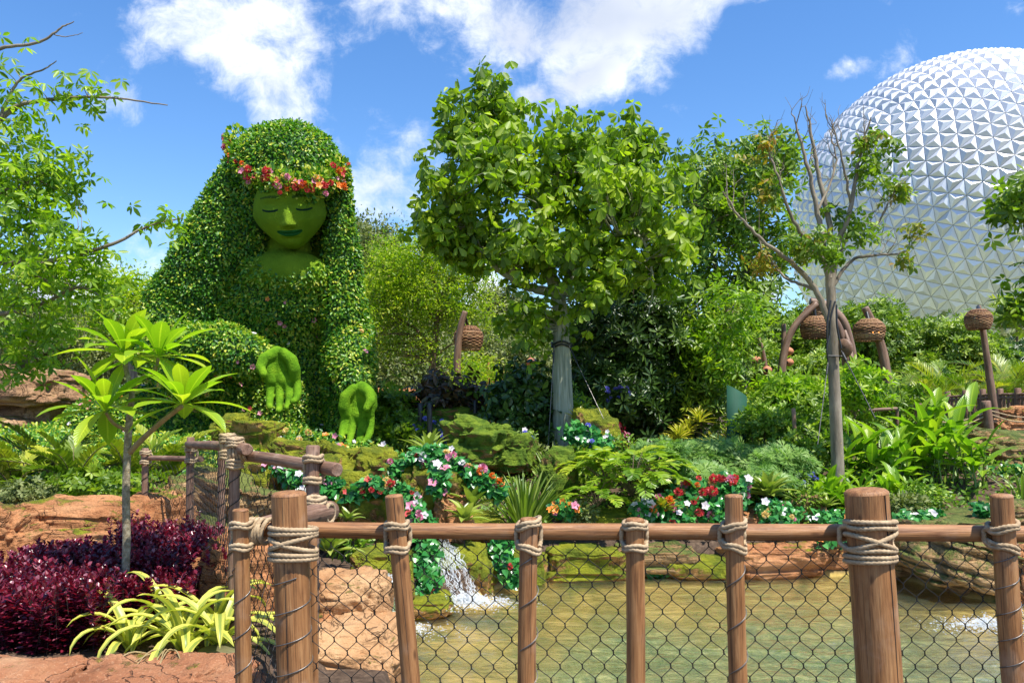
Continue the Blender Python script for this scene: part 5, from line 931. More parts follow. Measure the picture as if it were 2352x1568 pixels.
# ---------------- giant topiary: a generic leaf clad seated garden figure ----------------
YT = 14.
T_ = thing('topiary_sculpture', 'giant leaf covered topiary of a seated figure with a flower wreath and mossy face', 'topiary', P(600, 1040, YT))
def Q(px, py, dy=0.): return P(px, py, YT+dy)
b = MB()
def chain(pts, rads):
    m_ = balls([Q(*p) for p in pts], rads, .3)
    for v, f in zip(m_.v, m_.f): b.add(v, f-f.min())
def leafs(name, v, f, n, mat, L=.075, keep=None, jit=.05, parent=T_):
    p, nn = on_surface(v, f, n)
    if keep is not None: k = keep(p); p, nn = p[k], nn[k]
    lum = fbm(p*2.2, 3, 2)[:, None]; p = p+nn*(rng.random((len(p), 1))*jit+.01+.035*lum)
    d = nrm(rng.normal(size=p.shape)*.75+nn*.35+[0, 0, -.55]); t = np.clip(rng.normal(.45, .26, len(p)), 0, 1); mb = MB()
    scatter(mb, p, d, nn*.7+[0, 0, .5]+rng.normal(size=p.shape)*.35, L*rng.uniform(.6, 1.25, len(p)), L*.5, LEAF, t); o = obj(name, mb, mat, parent); return o
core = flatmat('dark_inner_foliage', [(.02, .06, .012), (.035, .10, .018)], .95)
fc = Q(667, 492, -.62); fs = .0071
def infront(p):      # keep leaves off the open face and throat
    u = (p[:, 0]-fc[0]); z = p[:, 2]-fc[2]; face = ((u/.60)**2+((z+.08)/.62)**2 < 1) & (z < .42); th = ((u+.04)/.50)**2+((z+.68)/.36)**2 < 1
    return ~((face | th) & (p[:, 1] < YT-.3))
# hair: crown plus two long falls
b = MB(); ellips(b, Q(662, 398, -.05), (.96, .92, .80)); ellips(b, Q(640, 470, .1), (.92, .75, .9))
chain([(590, 400, .05), (560, 470, .1), (515, 560, .15), (470, 660, .25), (430, 760, .3)], [.55, .6, .66, .72, .7]); chain([(560, 560, .0), (500, 620, .1), (420, 700, .2)], [.42, .5, .6])
chain([(745, 410, -.05), (765, 500, -.1), (780, 600, -.05), (790, 720, -.1), (800, 850, -.1), (805, 960, 0)], [.42, .32, .32, .36, .40, .42])
hv, hf = meld(b, .07, 8); 
k = ~(infront(hv) == False)
def carve(v):       # push the hair mesh back where the face and throat show
    u = v[:, 0]-fc[0]; z = v[:, 2]-fc[2]; m_ = ((u/.58)**2+((z+.10)/.62)**2 < 1) & (z < .40) | (((u+.08)/.56)**2+((z+.72)/.40)**2 < 1); m_ &= v[:, 1] < YT
    v = v.copy(); v[m_, 1] = np.maximum(v[m_, 1], YT+.1); return v
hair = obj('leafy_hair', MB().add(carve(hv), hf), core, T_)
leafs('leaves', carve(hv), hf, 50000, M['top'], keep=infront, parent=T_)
# robe: torso, lap, sleeves
b = MB(); ellips(b, Q(600, 720, .45), (1.4, .72, 1.15)); ellips(b, Q(600, 900, .65), (1.75, .8, 1.4)); ellips(b, Q(655, 680, .15), (.95, .75, .75)); ellips(b, Q(590, 1015, .45), (1.9, .9, .5)); ellips(b, Q(330, 1000, .3), (1.45, .9, .85))
chain([(430, 700, .2), (390, 790, 0), (430, 850, -.3)], [.62, .62, .5]); chain([(410, 810, -.2), (500, 800, -.8), (570, 815, -1.05), (612, 830, -.98)], [.46, .40, .31, .22]); chain([(430, 870, -.2), (500, 870, -.3)], [.4, .3])
chain([(800, 760, 0), (812, 840, -.6), (818, 885, -.85)], [.38, .34, .24])
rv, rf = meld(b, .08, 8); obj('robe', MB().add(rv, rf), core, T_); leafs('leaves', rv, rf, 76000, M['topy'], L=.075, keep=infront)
p, nn = on_surface(rv, rf, 1500); k = infront(p) & (nn[:, 1] < -.15) & (p[:, 2] > 1.); p, nn = p[k][:95], nn[k][:95]; blossoms(T_, p+nn*.07, nrm(nn+[0, 0, .3]), ['pinkstar', 'orange', 'white', 'redstar', 'pinkstar', 'yellow'], .045)
# wreath
wt = thing('w', 'x', 'y'); bpy.data.objects.remove(wt)
ring = []; 
ring = smooth_path([Q(545, 318, .2), Q(550, 360, -.35), Q(582, 398, -.80), (Q(632, 420, -1.04)), Q(690, 427, -1.06), Q(740, 418, -.84), Q(774, 398, -.45), Q(780, 372, -.15)], 9)[:60]; n_ = 2600; i = rng.integers(0, 60, n_); rad = np.clip(.15+.04*np.sin(i*.5), 0, .2); d = rdir(n_); p = ring[i]+d*rad[:, None]*[1, 1, 1.3]; mb = MB()
scatter(mb, p, d+rdir(n_)*.7, d+rdir(n_)*.4, .10*rng.uniform(.6, 1.2, n_), .055, LEAF); wr = obj('wreath', mb, M['topy'], T_)
i = np.sort(rng.integers(0, 60, 100)); out = nrm((ring[i]-Q(662, 398, .05))*[1, 1, .1]); p = ring[i]+out*.16+rng.normal(size=(100, 3))*[.04, .02, .075]
for j in range(100):
    o = bpy.data.objects.new('blossom', FM[['red', 'pink', 'red', 'orangepom', 'pinkstar', 'redstar', 'orange', 'yellow'][rng.integers(8)]]); C.objects.link(o); o.parent = wr
    o.location = [float(a) for a in p[j]-np.array(T_.location)]; o.rotation_euler = Vector(out[j]+[0, 0, .3]).to_track_quat('Z', 'Y').to_euler(); s = rng.uniform(.035, .075); o.scale = (s, s, s)
# face: a plain, calm, closed eyed mask of clipped moss on a full head form
na, nb_ = 300, 260; A, B = np.meshgrid(np.linspace(0, 2*np.pi, na, endpoint=False), np.linspace(.02, np.pi-.02, nb_)); A, B = A.ravel(), B.ravel()
ux, uy, uz = np.sin(B)*np.cos(A), np.sin(B)*np.sin(A), np.cos(B); z = np.where(uz > 0, uz*.72, uz*.58); jaw = np.where(z < 0, 1-.42*np.clip(-z/.55, 0, 1)**1.35, 1-.05*z); x = ux*.60*jaw; y = uy*.52
G = lambda x0, z0, sx_, sz_: np.exp(-((x-x0)/sx_)**2-((z-z0)/sz_)**2)
ax_ = np.abs(x); nr = sstep(z, -.2, -.08)*(1-sstep(z, .02, .26)); f_ = .125*np.exp(-(x/.075)**2)*sstep(.24-z, 0, .34)*sstep(z, -.21, -.12)+.045*G(0, -.12, .10, .07)+.03*(G(.085, -.135, .045, .045)+G(-.085, -.135, .045, .045))
f_ -= .07*(G(.26, .17, .15, .085)+G(-.26, .17, .15, .085)); f_ += .055*(G(.27, .13, .12, .07)+G(-.27, .13, .12, .07)); f_ += .03*(G(.3, -.06, .14, .12)+G(-.3, -.06, .14, .12))+.035*G(0, .34, .4, .12)+.05*G(0, -.47, .16, .08)-.02*G(0, -.36, .14, .03)
lipu, lipl = G(0, -.248, .15, .028), G(0, -.297, .13, .034); f_ += .045*lipu+.055*lipl-.035*np.exp(-((z+.276-.9*x*x)/.012)**2)*(ax_ < .19)-.012*G(0, -.205, .03, .04)
front = uy < .15; y = y-f_*front*np.clip(-uy*2.2+.2, 0, 1)
ze = z-(.10-.05*np.cos((ax_-.27)*9)*(ax_ > 0)); lid = (1-sstep(np.abs(z-(.085+1.3*(ax_-.27)**2)), .008, .024))*(1-sstep(np.abs(ax_-.27), .11, .15)); brow = (np.abs(z-(.31-.9*(ax_-.24)**2)) < .022*(1.2-(ax_-.1)*1.6)) & (np.abs(ax_-.26) < .16)
lips = 1-sstep((x/.21)**2+((z+.278-.9*x*x)/.052)**2, .75, 1.15)
mk = np.c_[np.where(front, lips, 0.), np.where(front, np.maximum(lid, brow*.55), 0.), z*0]
Vf = np.c_[x, y, z]@rotx(R(17)).T@roty(R(-5)).T@rotz(R(9)).T+fc; i = (np.arange(nb_-1)[:, None]*na+np.arange(na)[None]).ravel(); j = (np.arange(nb_-1)[:, None]*na+(np.arange(na)+1)[None] % na).ravel()
obj('face', MB().add(Vf, np.c_[i, i+na, j+na, j], .5, mk), M['face'], T_)
b = MB(); ellips(b, Q(662, 580, -.02), (.40, .34, .6)); ellips(b, Q(660, 634, -.22), (.78, .52, .44)); ellips(b, Q(662, 560, .5), (.9, .3, 1.)); v, f = meld(b, .04, 8); obj('neck', MB().add(v, f, .5, np.zeros((len(v), 3))), M['face'], T_); leafs('leaves', v, f, 9000, M['topy'], keep=lambda p: (((p[:, 0]-fc[0]+.04)/.50)**2+((p[:, 2]-fc[2]+.66)/.38+.05*np.sin(p[:, 0]*30))**2 > rng.uniform(.8, 1.25, len(p))) & (p[:, 2] < fc[2]-.45))
# hands: cupped palms of clipped moss, fingers hanging down and curling forward
def hand(px, py, s, mir, lean):
    b = MB(); c = Q(px, py, -1.38)
    def add(pts, rads):
        m_ = balls([c+rotx(0)@roty(lean)@(np.array([p[0]*mir, p[1], p[2]])*s) for p in pts], np.array(rads)*s, .3)
        for v, f in zip(m_.v, m_.f): b.add(v, f-f.min())
    add([(-.04, .12, .44), (.0, .17, .28), (.0, .17, .12), (.0, .12, .02)], [.13, .16, .17, .15])
    add([(-.08, .14, .40), (-.13, .15, .30), (-.14, .15, .18), (-.10, .15, .04)], [.14, .16, .16, .13]); add([(-.14, .05, .36), (-.20, .02, .20), (-.19, .04, .04)], [.09, .095, .085]); add([(.08, .04, .44), (.20, .0, .30), (.22, .0, .14), (.20, .04, .03)], [.08, .095, .095, .085])
    for k, (fx, ln) in enumerate(((-.205, .88), (-.07, 1.06), (.07, 1.0), (.20, .82))):
        add([(fx, .07, .02), (fx*1.08, .04, -.14*ln), (fx*1.1, -.05, -.29*ln), (fx*1.02, -.16, -.40*ln), (fx*.88, -.26, -.43*ln)], [.070, .064, .060, .054, .044])
    add([(-.08, .04, .44), (-.20, -.07, .38), (-.245, -.17, .25), (-.19, -.23, .13)], [.10, .09, .075, .06])
    v, f = meld(b, .015, 4); obj('hand', MB().add(v, f), M['moss'], T_)
hand(648, 875, 1.02, 1, R(-10)); hand(820, 955, .98, -1, R(2))
# ---------------- geodesic dome far right ----------------
Yd = 120.; ks = Yd/F; Rd = 24.; dc = np.array([(2204-HX)*ks, Yd, EYE+(HY-515)*ks]); D_ = thing('geodesic_dome', 'huge silver faceted sphere of triangular pyramids behind the trees', 'building', (dc[0], dc[1], -8))
iv, if_ = ico(0); cen = nrm(iv[if_].mean(1)); tris = []
for a in range(20):
    for b_ in range(a+1, 20):
        sh = set(if_[a]) & set(if_[b_])
        if len(sh) == 2:
            for vv in sh:
                A_, B_, C_ = iv[vv], cen[a], cen[b_]
                if np.dot(np.cross(B_-A_, C_-A_), A_) < 0: B_, C_ = C_, B_
                tris.append((A_, B_, C_))
nf = 8; seg = []
for A_, B_, C_ in tris:
    g_ = lambda i, j: nrm(A_+(B_-A_)*i/nf+(C_-A_)*j/nf)
    for i in range(nf):
        for j in range(nf-i):
            seg.append((g_(i, j), g_(i+1, j), g_(i, j+1)))
            if i+j < nf-1: seg.append((g_(i+1, j), g_(i+1, j+1), g_(i, j+1)))
seg = np.array(seg); rq = rotz(.45)@rotx(.35); seg = seg@rq.T; cc = seg.mean(1, keepdims=True); sk = cc+(seg-cc)*.972; ap = nrm(cc)*1.0135; V = np.concatenate([sk, ap], 1)*Rd+dc; n_ = len(V)
ff = np.array([[0, 1, 3], [1, 2, 3], [2, 0, 3]])[None]+(np.arange(n_)*4)[:, None, None]; vv = V.reshape(-1, 3)
# one vertex set per facet so each facet keeps its own random tone
FV = V[:, [[0, 1, 3], [1, 2, 3], [2, 0, 3]]].reshape(-1, 3); tt = np.repeat(rng.random(n_*3), 3)
obj('panels', MB().add(FV, np.arange(len(FV)).reshape(-1, 3), tt), M['panel'], D_, smooth=False)
v, f = ico(5); obj('shell', MB().add(v*Rd*.992+dc, f), M['seam'], D_)
for sx_ in (-1, 1):
    for sy_ in (-.8, .9):
        mb = MB(); a = dc+[sx_*17, sy_*14, -15]; e = np.array([dc[0]+sx_*25, dc[1]+sy_*20, -8.5]); tube(mb, [a, e], [1.3, 1.8], 4); obj('support_leg', mb, M['conc'], D_, smooth=False)
# ---------------- lamps, gourds ----------------
def basket(mb, c, r, h):      # open wicker: wavy rings woven round upright stakes
    R_ = lambda a_: r*np.where(a_ > 0, 1-.52*np.abs(a_)**2.4, 1-.20*np.abs(a_)**2.); n_s = 22; A = np.linspace(0, 2*np.pi, 67)
    for k in range(n_s):
        a_ = np.linspace(-1, .96, 12); th = k*2*np.pi/n_s; rr = R_(a_)*.985; tube(mb, np.c_[rr*math.cos(th), rr*math.sin(th), a_*h*.5]+c, .012, 4, t=.3)
    rows = 17
    for k in range(rows):
        a_ = -1+k*1.97/(rows-1); rr = float(R_(np.array(a_)))*(1+.022*np.cos(A*n_s/2+(k % 2)*np.pi)+rng.normal(size=67)*.004); rr[-1] = rr[0]; thick = h*.5*1.97/(rows-1)*.42
        tube(mb, np.c_[rr*np.cos(A), rr*np.sin(A), a_*h*.5+0*A+rng.normal()*.003]+c, thick*(1.3 if k in (0, rows-1) else 1), 5, caps=False, t=rng.uniform(0, 1))
    lathe(mb, [(.42*r, h*.5), (.45*r, h*.5), (.2*r, h*.52), (.02, h*.53)], c, 20)
def lamp(label, pts, r0, r1, bk, br, bh, lit=False):
    q = smooth_path([P(*p) for p in pts], 8); t_ = thing('arched_lamp', label, 'lamp', q[0], 'arched log lamps with wicker shades'); mb = MB(); tube(mb, q, np.linspace(r0, r1, len(q)), 14, rough=.07, round_end=True); obj('pole', mb, M['lamp'], t_)
    c = P(*bk); mb = MB(); basket(mb, c, br, bh); s_ = obj('lamp_shade', mb, M['wicker'], t_); mb = MB(); i = np.argmin(np.abs(q[:, 0]-c[0])+np.abs(q[:, 2]-c[2]-bh)*.6); tube(mb, [q[i], c+[0, 0, bh*.42]], .03, 6); obj('hanger', mb, M['black'], t_)
    if lit:
        v, f = ico(2)
        for dx in (-.05, .06): o = sub('bulb', MB().add(v*.011+c+[dx, -br*.97, -.07], f), M['bulb'], s_, t_)
lamp('leaning log lamp with a round wicker shade left of the pale trunk', [(1058, 925, 17), (1050, 860, 17), (1052, 800, 17), (1058, 750, 17), (1068, 716, 17)], .095, .06, (1076, 776, 17.3), .315, .50)
lamp('arched log lamp left of the slim trunk, big wicker shade', [(1795, 930, 16), (1795, 860, 16), (1803, 800, 16), (1828, 745, 16), (1875, 697, 16)], .09, .06, (1873, 752, 16), .29, .42)
lamp('arched log lamp behind the slim trunk with the higher wicker shade', [(1965, 930, 17.5), (1960, 850, 17.5), (1952, 790, 17.5), (1935, 735, 17.5), (1895, 700, 17.6), (1862, 692, 17.6)], .11, .08, (1880, 722, 17.9), .33, .46)
lamp('arched log lamp right of the slim trunk, shade facing us', [(2046, 930, 15.5), (2038, 870, 15.5), (2025, 800, 15.5), (2005, 745, 15.5), (1987, 707, 15.5)], .10, .07, (1996, 758, 15.3), .285, .40, True)
lamp('tall slim log lamp at the right with a smaller wicker shade', [(2292, 1000, 16), (2280, 920, 16), (2268, 830, 16), (2255, 745, 16), (2247, 703, 16)], .085, .045, (2247, 733, 15.8), .245, .38)
for lab, pts, r_ in (('arched log pole close behind the slim trunk, inner one of the pair', [(1948, 930, 17), (1945, 850, 17), (1938, 790, 17), (1920, 740, 17), (1890, 715, 17)], .10), ('thin arched pole right of the pair, holding a gourd', [(1962, 930, 16.6), (1960, 860, 16.6), (1952, 800, 16.8), (1940, 760, 17)], .06)):
    q = smooth_path([P(*p) for p in pts], 8); mb = MB(); tube(mb, q, np.linspace(r_, r_*.7, len(q)), 12, rough=.07, round_end=True); o = obj('arched_pole', mb, M['lamp'], None, off=tuple(q[0])); o.location = q[0]; tag(o, lab, 'pole')
def gourds(label, pole, gs, sc_=1.):
    q = smooth_path([P(*p) for p in pole], 6); t_ = thing('gourd_pole', label, 'birdhouse pole', q[0], 'poles with clay gourds'); mb = MB(); tube(mb, q, .05*sc_, 9, rough=.08, round_end=True); obj('pole', mb, M['lamp'], t_)
    for (px, py, Y, r_, side) in gs:
        c = P(px, py, Y); mb = MB(); pr = [(.001, -1.), (.35, -.95), (.7, -.7), (.95, -.3), (1., .1), (.85, .5), (.55, .85), (.25, 1.02), (.001, 1.08)]; lathe(mb, [(a*r_, b_*r_*.85) for a, b_ in pr], c, 20); g_ = obj('gourd', mb, M['clay'], t_)
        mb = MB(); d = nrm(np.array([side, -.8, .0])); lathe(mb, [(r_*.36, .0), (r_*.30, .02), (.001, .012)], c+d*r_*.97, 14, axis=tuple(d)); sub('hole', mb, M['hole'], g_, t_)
gourds('thin pole with two clay gourds right of the arched lamp', [(1805, 930, 17), (1800, 850, 17), (1800, 745, 17)], [(1812, 807, 16.9, .10, -.8), (1812, 832, 16.9, .10, -.9)])
gourds('short pole with one clay gourd right of the slim trunk', [(1958, 930, 15.9), (1958, 880, 15.9), (1955, 855, 15.9)], [(1965, 838, 15.9, .10, -1)], .8)
gourds('leaning pole with a clay gourd right of the green tube', [(1765, 930, 18), (1762, 870, 18), (1752, 810, 18), (1738, 765, 18)], [(1762, 850, 17.9, .11, -.4), (1738, 828, 17.9, .11, .4)])
gourds('pole with two clay gourds left of the pale trunk', [(1217, 930, 19), (1217, 870, 19), (1220, 815, 19)], [(1221, 832, 18.9, .13, .3), (1217, 855, 18.9, .11, .4)], .8)
mb = MB(); c = P(1937, 800, 16.2); lathe(mb, [(.001, -.05), (.19, -.05), (.2, 0), (.19, .05), (.001, .05)], c, 28, axis=(-.86, -.5, 0)); o = obj('log_slice', mb, M['lamp'], None, off=tuple(c)); o.location = c; tag(o, 'round wooden log slice hung on the arched poles behind the slim trunk', 'wood disc')
for lab, pts, r_ in (('thin red brown pole right of the leaning lamp', [(1124, 1000, 17.5), (1123, 900, 17.5), (1122, 832, 17.5)], .035),):
    mb = MB(); q = smooth_path([P(*p) for p in pts], 6); tube(mb, q, r_, 8, rough=.08); o = obj('thin_pole', mb, M['clay'], None, off=tuple(q[0])); o.location = q[0]; tag(o, lab, 'pole')
# green tube sign: slanted top, half round
mb = MB(); n_ = 28; c = P(1692, 1020, 12.9); r_ = .16; A = np.linspace(0, 2*np.pi, n_, endpoint=False); top = EYE+(HY-898)*S(12.9); V = []
for rr, zf in ((r_, 0), (r_, 1), (r_*.93, 1), (r_*.93, 0)):
    for a in A: x_, y_ = rr*math.cos(a), rr*math.sin(a); V.append((c[0]+x_, c[1]+y_, c[2] if not zf else top-x_*.62))
k_ = np.arange(n_); k2 = (k_+1) % n_; mb.add(np.array(V), np.vstack([np.c_[i*n_+k_, i*n_+k2, ((i+1) % 4)*n_+k2, ((i+1) % 4)*n_+k_] for i in range(3)])); o = obj('green_tube', mb, M['green'], None, off=tuple(c)); o.location = c; tag(o, 'dark green metal tube with a slanted open top among the dracaenas', 'bin')
# small posts
def post(label, a, e, r_, mat, name='short_post'):
    a, e = P(*a), P(*e); mb = MB(); tube(mb, smooth_path([a, e], 5), r_, 12, rough=.04, round_end=True); o = obj(name, mb, M[mat], None, off=tuple(a)); o.location = a; return tag(o, label, 'post')
post('left of the two short black posts in front of the lime tree', (967, 1010, 13.5), (965, 927, 13.5), .045, 'black'); post('right of the two short black posts in front of the lime tree', (988, 1010, 13.2), (986, 926, 13.2), .045, 'black'); post('short black post among the dark bushes left of the pale trunk', (1092, 1010, 14), (1091, 920, 14), .04, 'black')
post('slim dark post left of the slim tree with two cables', (1828, 1035, 11.8), (1822, 938, 11.8), .03, 'lamp')
post('thick bollard of the rope barrier at the right', (2275, 1010, 13.6), (2264, 922, 13.6), .075, 'wood2', 'bollard'); post('left bollard of the rope barrier half hidden by heliconias', (2115, 1000, 13.8), (2108, 928, 13.8), .065, 'wood2', 'bollard')
mb = MB()
for a_, b_, sag in (((2118, 960, 13.8), (2262, 948, 13.6), .12), ((2118, 967, 13.8), (2262, 956, 13.6), .17), ((2270, 942, 13.6), (2400, 958, 13.4), .05), ((2270, 950, 13.6), (2400, 962, 13.4), .09)):
    a, e = P(*a_), P(*b_); tube(mb, smooth_path([a, (a+e)/2-[0, 0, sag], e], 8), .013, 6)
tag(obj('barrier_rope', mb, M['rope']), 'double brown rope hanging between the bollards on the right', 'rope')
mb = MB(); a = P(1935, 945, 14); e = P(2060, 938, 14.2)
for q in ([a, e], [a, a-[0, 0, .75]], [e, e-[0, 0, .75]]): tube(mb, smooth_path(q, 3), .03, 8)
tag(obj('log_handrail', mb, M['lamp']), 'low log handrail right of the slim tree', 'handrail')
# ---------------- rope lashed log fences ----------------
def rope_wrap(mb, c, ax_post, r_post, r_rail, off, h, n=2, rr=.009, loose=0):
    # wraps round the post (front) and the rail behind it
    for k in range(n):
        for s_ in (-1, 1):
            z0 = s_*(h+k*rr*1.9); A = np.linspace(0, 2*np.pi, 30); a_ = r_post+rr*.9; x = a_*np.cos(A); y = np.where(np.sin(A) < 0, a_*np.sin(A), (off*.55)*np.sin(A)); z = z0+(.012*np.cos(A) if loose else 0)*s_+.004*np.sin(A*3+k)
            tube(mb, np.c_[x, y, z]+c, rr, 9, twist=130, caps=False)
    for s_ in (-1, 1):
        x0 = s_*(r_post+rr*.8); q = np.array([[x0, -.2*r_post, h*1.1], [x0*1.12, off*.25, h*.7], [x0*1.15, off*.25, 0], [x0*1.12, off*.25, -h*.7], [x0, -.2*r_post, -h*1.1]]); tube(mb, smooth_path(q+c, 5), rr, 9, twist=130)
def coil(mb, a, e, r, turns, rw=.0022, ph=0.):
    t = np.linspace(0, 1, int(turns*22)); d = nrm(e-a); s = nrm(np.cross(d, [0, 1, 0.])); b_ = np.cross(d, s); ang = ph+t*turns*2*np.pi; q = a+(e-a)*t[:, None]+(r+rw*.8)*(np.cos(ang)[:, None]*s+np.sin(ang)[:, None]*b_); tube(mb, q, rw, 5, caps=False)
def net(mb, fn, width, z0, z1, cw=.0435, ch=.053, rw=.0016, sides=5):
    # fn(u, z) -> world point; adjacent wires swing in mirror so that they meet and twist
    n = int(width/cw)+1; nz = int((z1-z0)/ch*12)
    for i in range(n+1):
        for sg in (0, 1):
            zz = np.linspace(z0, z1, nz); ph = (zz-z0)/ch*np.pi+(i % 2)*np.pi; tri = np.cos(ph); f = np.sign(tri)*np.minimum(1, np.abs(tri)*1.05)
            if sg: continue
            u = i*cw/1.+f*cw*.485; tube(mb, np.array([fn(min(max(a, 0), width), b_) for a, b_ in zip(u, zz)]), rw, sides, caps=False)
        kk = np.arange(int((z1-z0)/ch)+1)
        for k in kk:
            zc = z0+k*ch
            if (k+i) % 2 == 0 and i < n and zc < z1:
                u = i*cw+cw*.5; 
                if u < width: q = np.array([fn(u+.0015*math.sin(s_*9), zc+s_*.011) for s_ in np.linspace(-1, 1, 6)]); tube(mb, q, rw*1.6, sides)
YF = 3.07; FT = thing('rope_lashed_fence', 'near brown log fence with rope lashings and black wire mesh across the foreground', 'fence', (0, YF, 0))
RZ = P(0, 1227, YF)[2]
rail = smooth_path([P(578, 1222, YF+.02)+[0, .06, .004], P(900, 1224, YF)+[0, .06, 0], P(1500, 1226, YF)+[0, .06, 0], P(1980, 1229, YF)+[0, .06, 0], P(2700, 1233, YF)+[0, .06, 0]], 10)
mb = MB(); tube(mb, rail, np.linspace(.031, .034, len(rail)), 16, rough=.07, round_end=True); obj('rail', mb, M['wood'], FT)
posts = [(905, 1140, 942, 1568, 42, 1), (1215, 1193, 1212, 1568, 42, 1), (1458, 1194, 1458, 1568, 43, 1), (1685, 1140, 1698, 1568, 42, 1), (1990, 1133, 2018, 1568, 98, 0), (2300, 1140, 2331, 1568, 50, 1)]
for k, (x0, y0, x1, y1, wpx, thin) in enumerate(posts):
    yo = -.055 if not thin else -.02; r_ = wpx*S(YF+yo)/2; a = P(x0, y0, YF+yo); e = P(x1, y1, YF+yo); e = a+(e-a)*(a[2]-0)/(a[2]-e[2]); mb = MB(); q = smooth_path([e, (a+e)/2+[.004*(-1)**k, 0, 0], a], 10)
    rr = np.linspace(r_*1.04, r_*.98, len(q)); tube(mb, q, rr, 22, rough=.03); 
    # rounded, slightly domed top
    d = nrm(q[-1]-q[-2]); tube(mb, [q[-1]-d*.001, q[-1]+d*r_*.10, q[-1]+d*r_*.19, q[-1]+d*r_*.24], [r_*.985, r_*.95, r_*.84, r_*.62], 22, rough=.03); po = obj('post', mb, M['wood'], FT)
    if not thin or k in (1, 0):
        mb = MB(); xc = {4: .45, 0: .1, 1: .35}[k]; q2 = q[4:]; tube(mb, q2+[r_*xc, -r_*math.sqrt(1-xc*xc)*1.0+.001, 0], .0024 if not thin else .0014, 4); sub('crack', mb, M['hole'], po, FT)
    i = np.argmin(np.abs(q[:, 2]-RZ)); c = q[i].copy(); c[2] = RZ; mb = MB()
    if thin: rope_wrap(mb, c+[rng.uniform(-.002, .002), 0, rng.uniform(-.006, .006)], None, r_, .03, rng.uniform(.09, .13), rng.uniform(.031, .040), 2, .0078, loose=k % 2)
    else:
        rope_wrap(mb, c, None, r_, .03, .14, .042, 1, .0085)
        A = np.linspace(0, 2*np.pi, 34); a_ = r_+.008
        for zz0, tl in ((.058, 0), (-.012, .034), (-.018, -.030), (-.072, 0), (-.088, .004)): tube(mb, np.c_[a_*np.cos(A), np.where(np.sin(A) < 0, a_*np.sin(A), .08*np.sin(A)), zz0+tl*np.cos(A)-.008*np.sin(A)]+c, .0085, 9, twist=130, caps=False)
    obj('rope_lashing', mb, M['rope'], FT)
    mb = MB()
    if k in (1, 3, 5): coil(mb, q[i]-[0, 0, .085], q[0], r_*1.02, 6 if k != 5 else 10, ph=k*1.3); obj('wire_coil', mb, M['coil'], FT)
# thick corner post and the two behind it
for (x0, y0, x1, y1, Y, wpx, tnm) in ((664, 1137, 679, 1568, YF-.06, 80, 'thick'), (553, 1172, 560, 1568, YF-.02, 37, 'thin'), (718, 1200, 722, 1568, YF+.35, 19, 'back')):
    r_ = wpx*S(Y)/2; a = P(x0, y0, Y); e = P(x1, y1, Y); e = a+(e-a)*a[2]/(a[2]-e[2]); q = smooth_path([e, (a+e)/2, a], 10); mb = MB(); tube(mb, q, np.linspace(r_*1.04, r_*.98, len(q)), 22, rough=.03); d = nrm(q[-1]-q[-2]); tube(mb, [q[-1]-d*.001, q[-1]+d*r_*.10, q[-1]+d*r_*.19, q[-1]+d*r_*.24], [r_*.985, r_*.95, r_*.84, r_*.62], 22, rough=.03); po = obj('post', mb, M['wood'], FT)
    if tnm == 'back': continue
    i = np.argmin(np.abs(q[:, 2]-RZ)); c = q[i].copy(); c[2] = RZ; mb = MB()
    if tnm == 'thick':
        mm = MB(); tube(mm, q[6:]+[-r_*.12, -r_*.99+.001, 0], .0016, 4); sub('crack', mm, M['hole'], po, FT)
        A = np.linspace(0, 2*np.pi, 34); a_ = r_+.009
        for zz0, tl in ((.033, -.004), (.016, 0), (-.018, .026), (-.028, -.024), (-.062, -.004), (-.080, 0)): tube(mb, np.c_[a_*np.cos(A)+np.where(np.cos(A) > .2, .02*np.cos(A), 0), np.where(np.sin(A) < 0, a_*np.sin(A), .085*np.sin(A)), zz0+tl*np.cos(A)-.006*np.sin(A)]+c, .0085, 9, twist=130, caps=False)
        cm = MB(); coil(cm, q[i]-[0, 0, .12], q[0], r_*1.02, 8, .0024, 1.); obj('wire_coil', cm, M['coil'], FT)
    else:
        rope_wrap(mb, c, None, r_, .03, .12, .034, 2, .0078)
        for k in range(6): A = np.linspace(0, 2*np.pi, 26); tl = rng.uniform(-.3, .3); tube(mb, np.c_[.012*(k-2.5)*1.+.01*np.sin(A)+tl*.03*np.cos(A), .047*np.sin(A)+.05, .047*np.cos(A)]+c+[.055, 0, .008], .0078, 9, twist=130, caps=False)
        cm = MB(); coil(cm, q[i]-[0, 0, .10], q[0], r_*1.02, 7, .0022, 2.); obj('wire_coil', cm, M['coil'], FT)
    obj('rope_lashing', mb, M['rope'], FT)
x0 = P(722, 0, YF)[0]; x1 = P(2420, 0, YF)[0]; mb = MB(); net(mb, lambda u, z: np.array([x0-.15+u+(RZ-z)*.15, YF+.055+.008*math.sin(u*3+z*5), z]), x1-x0+.15, .05, RZ-.018); obj('wire_mesh', mb, M['wire'], FT)
def hang(mb, q, r_): tube(mb, q, r_, 5)
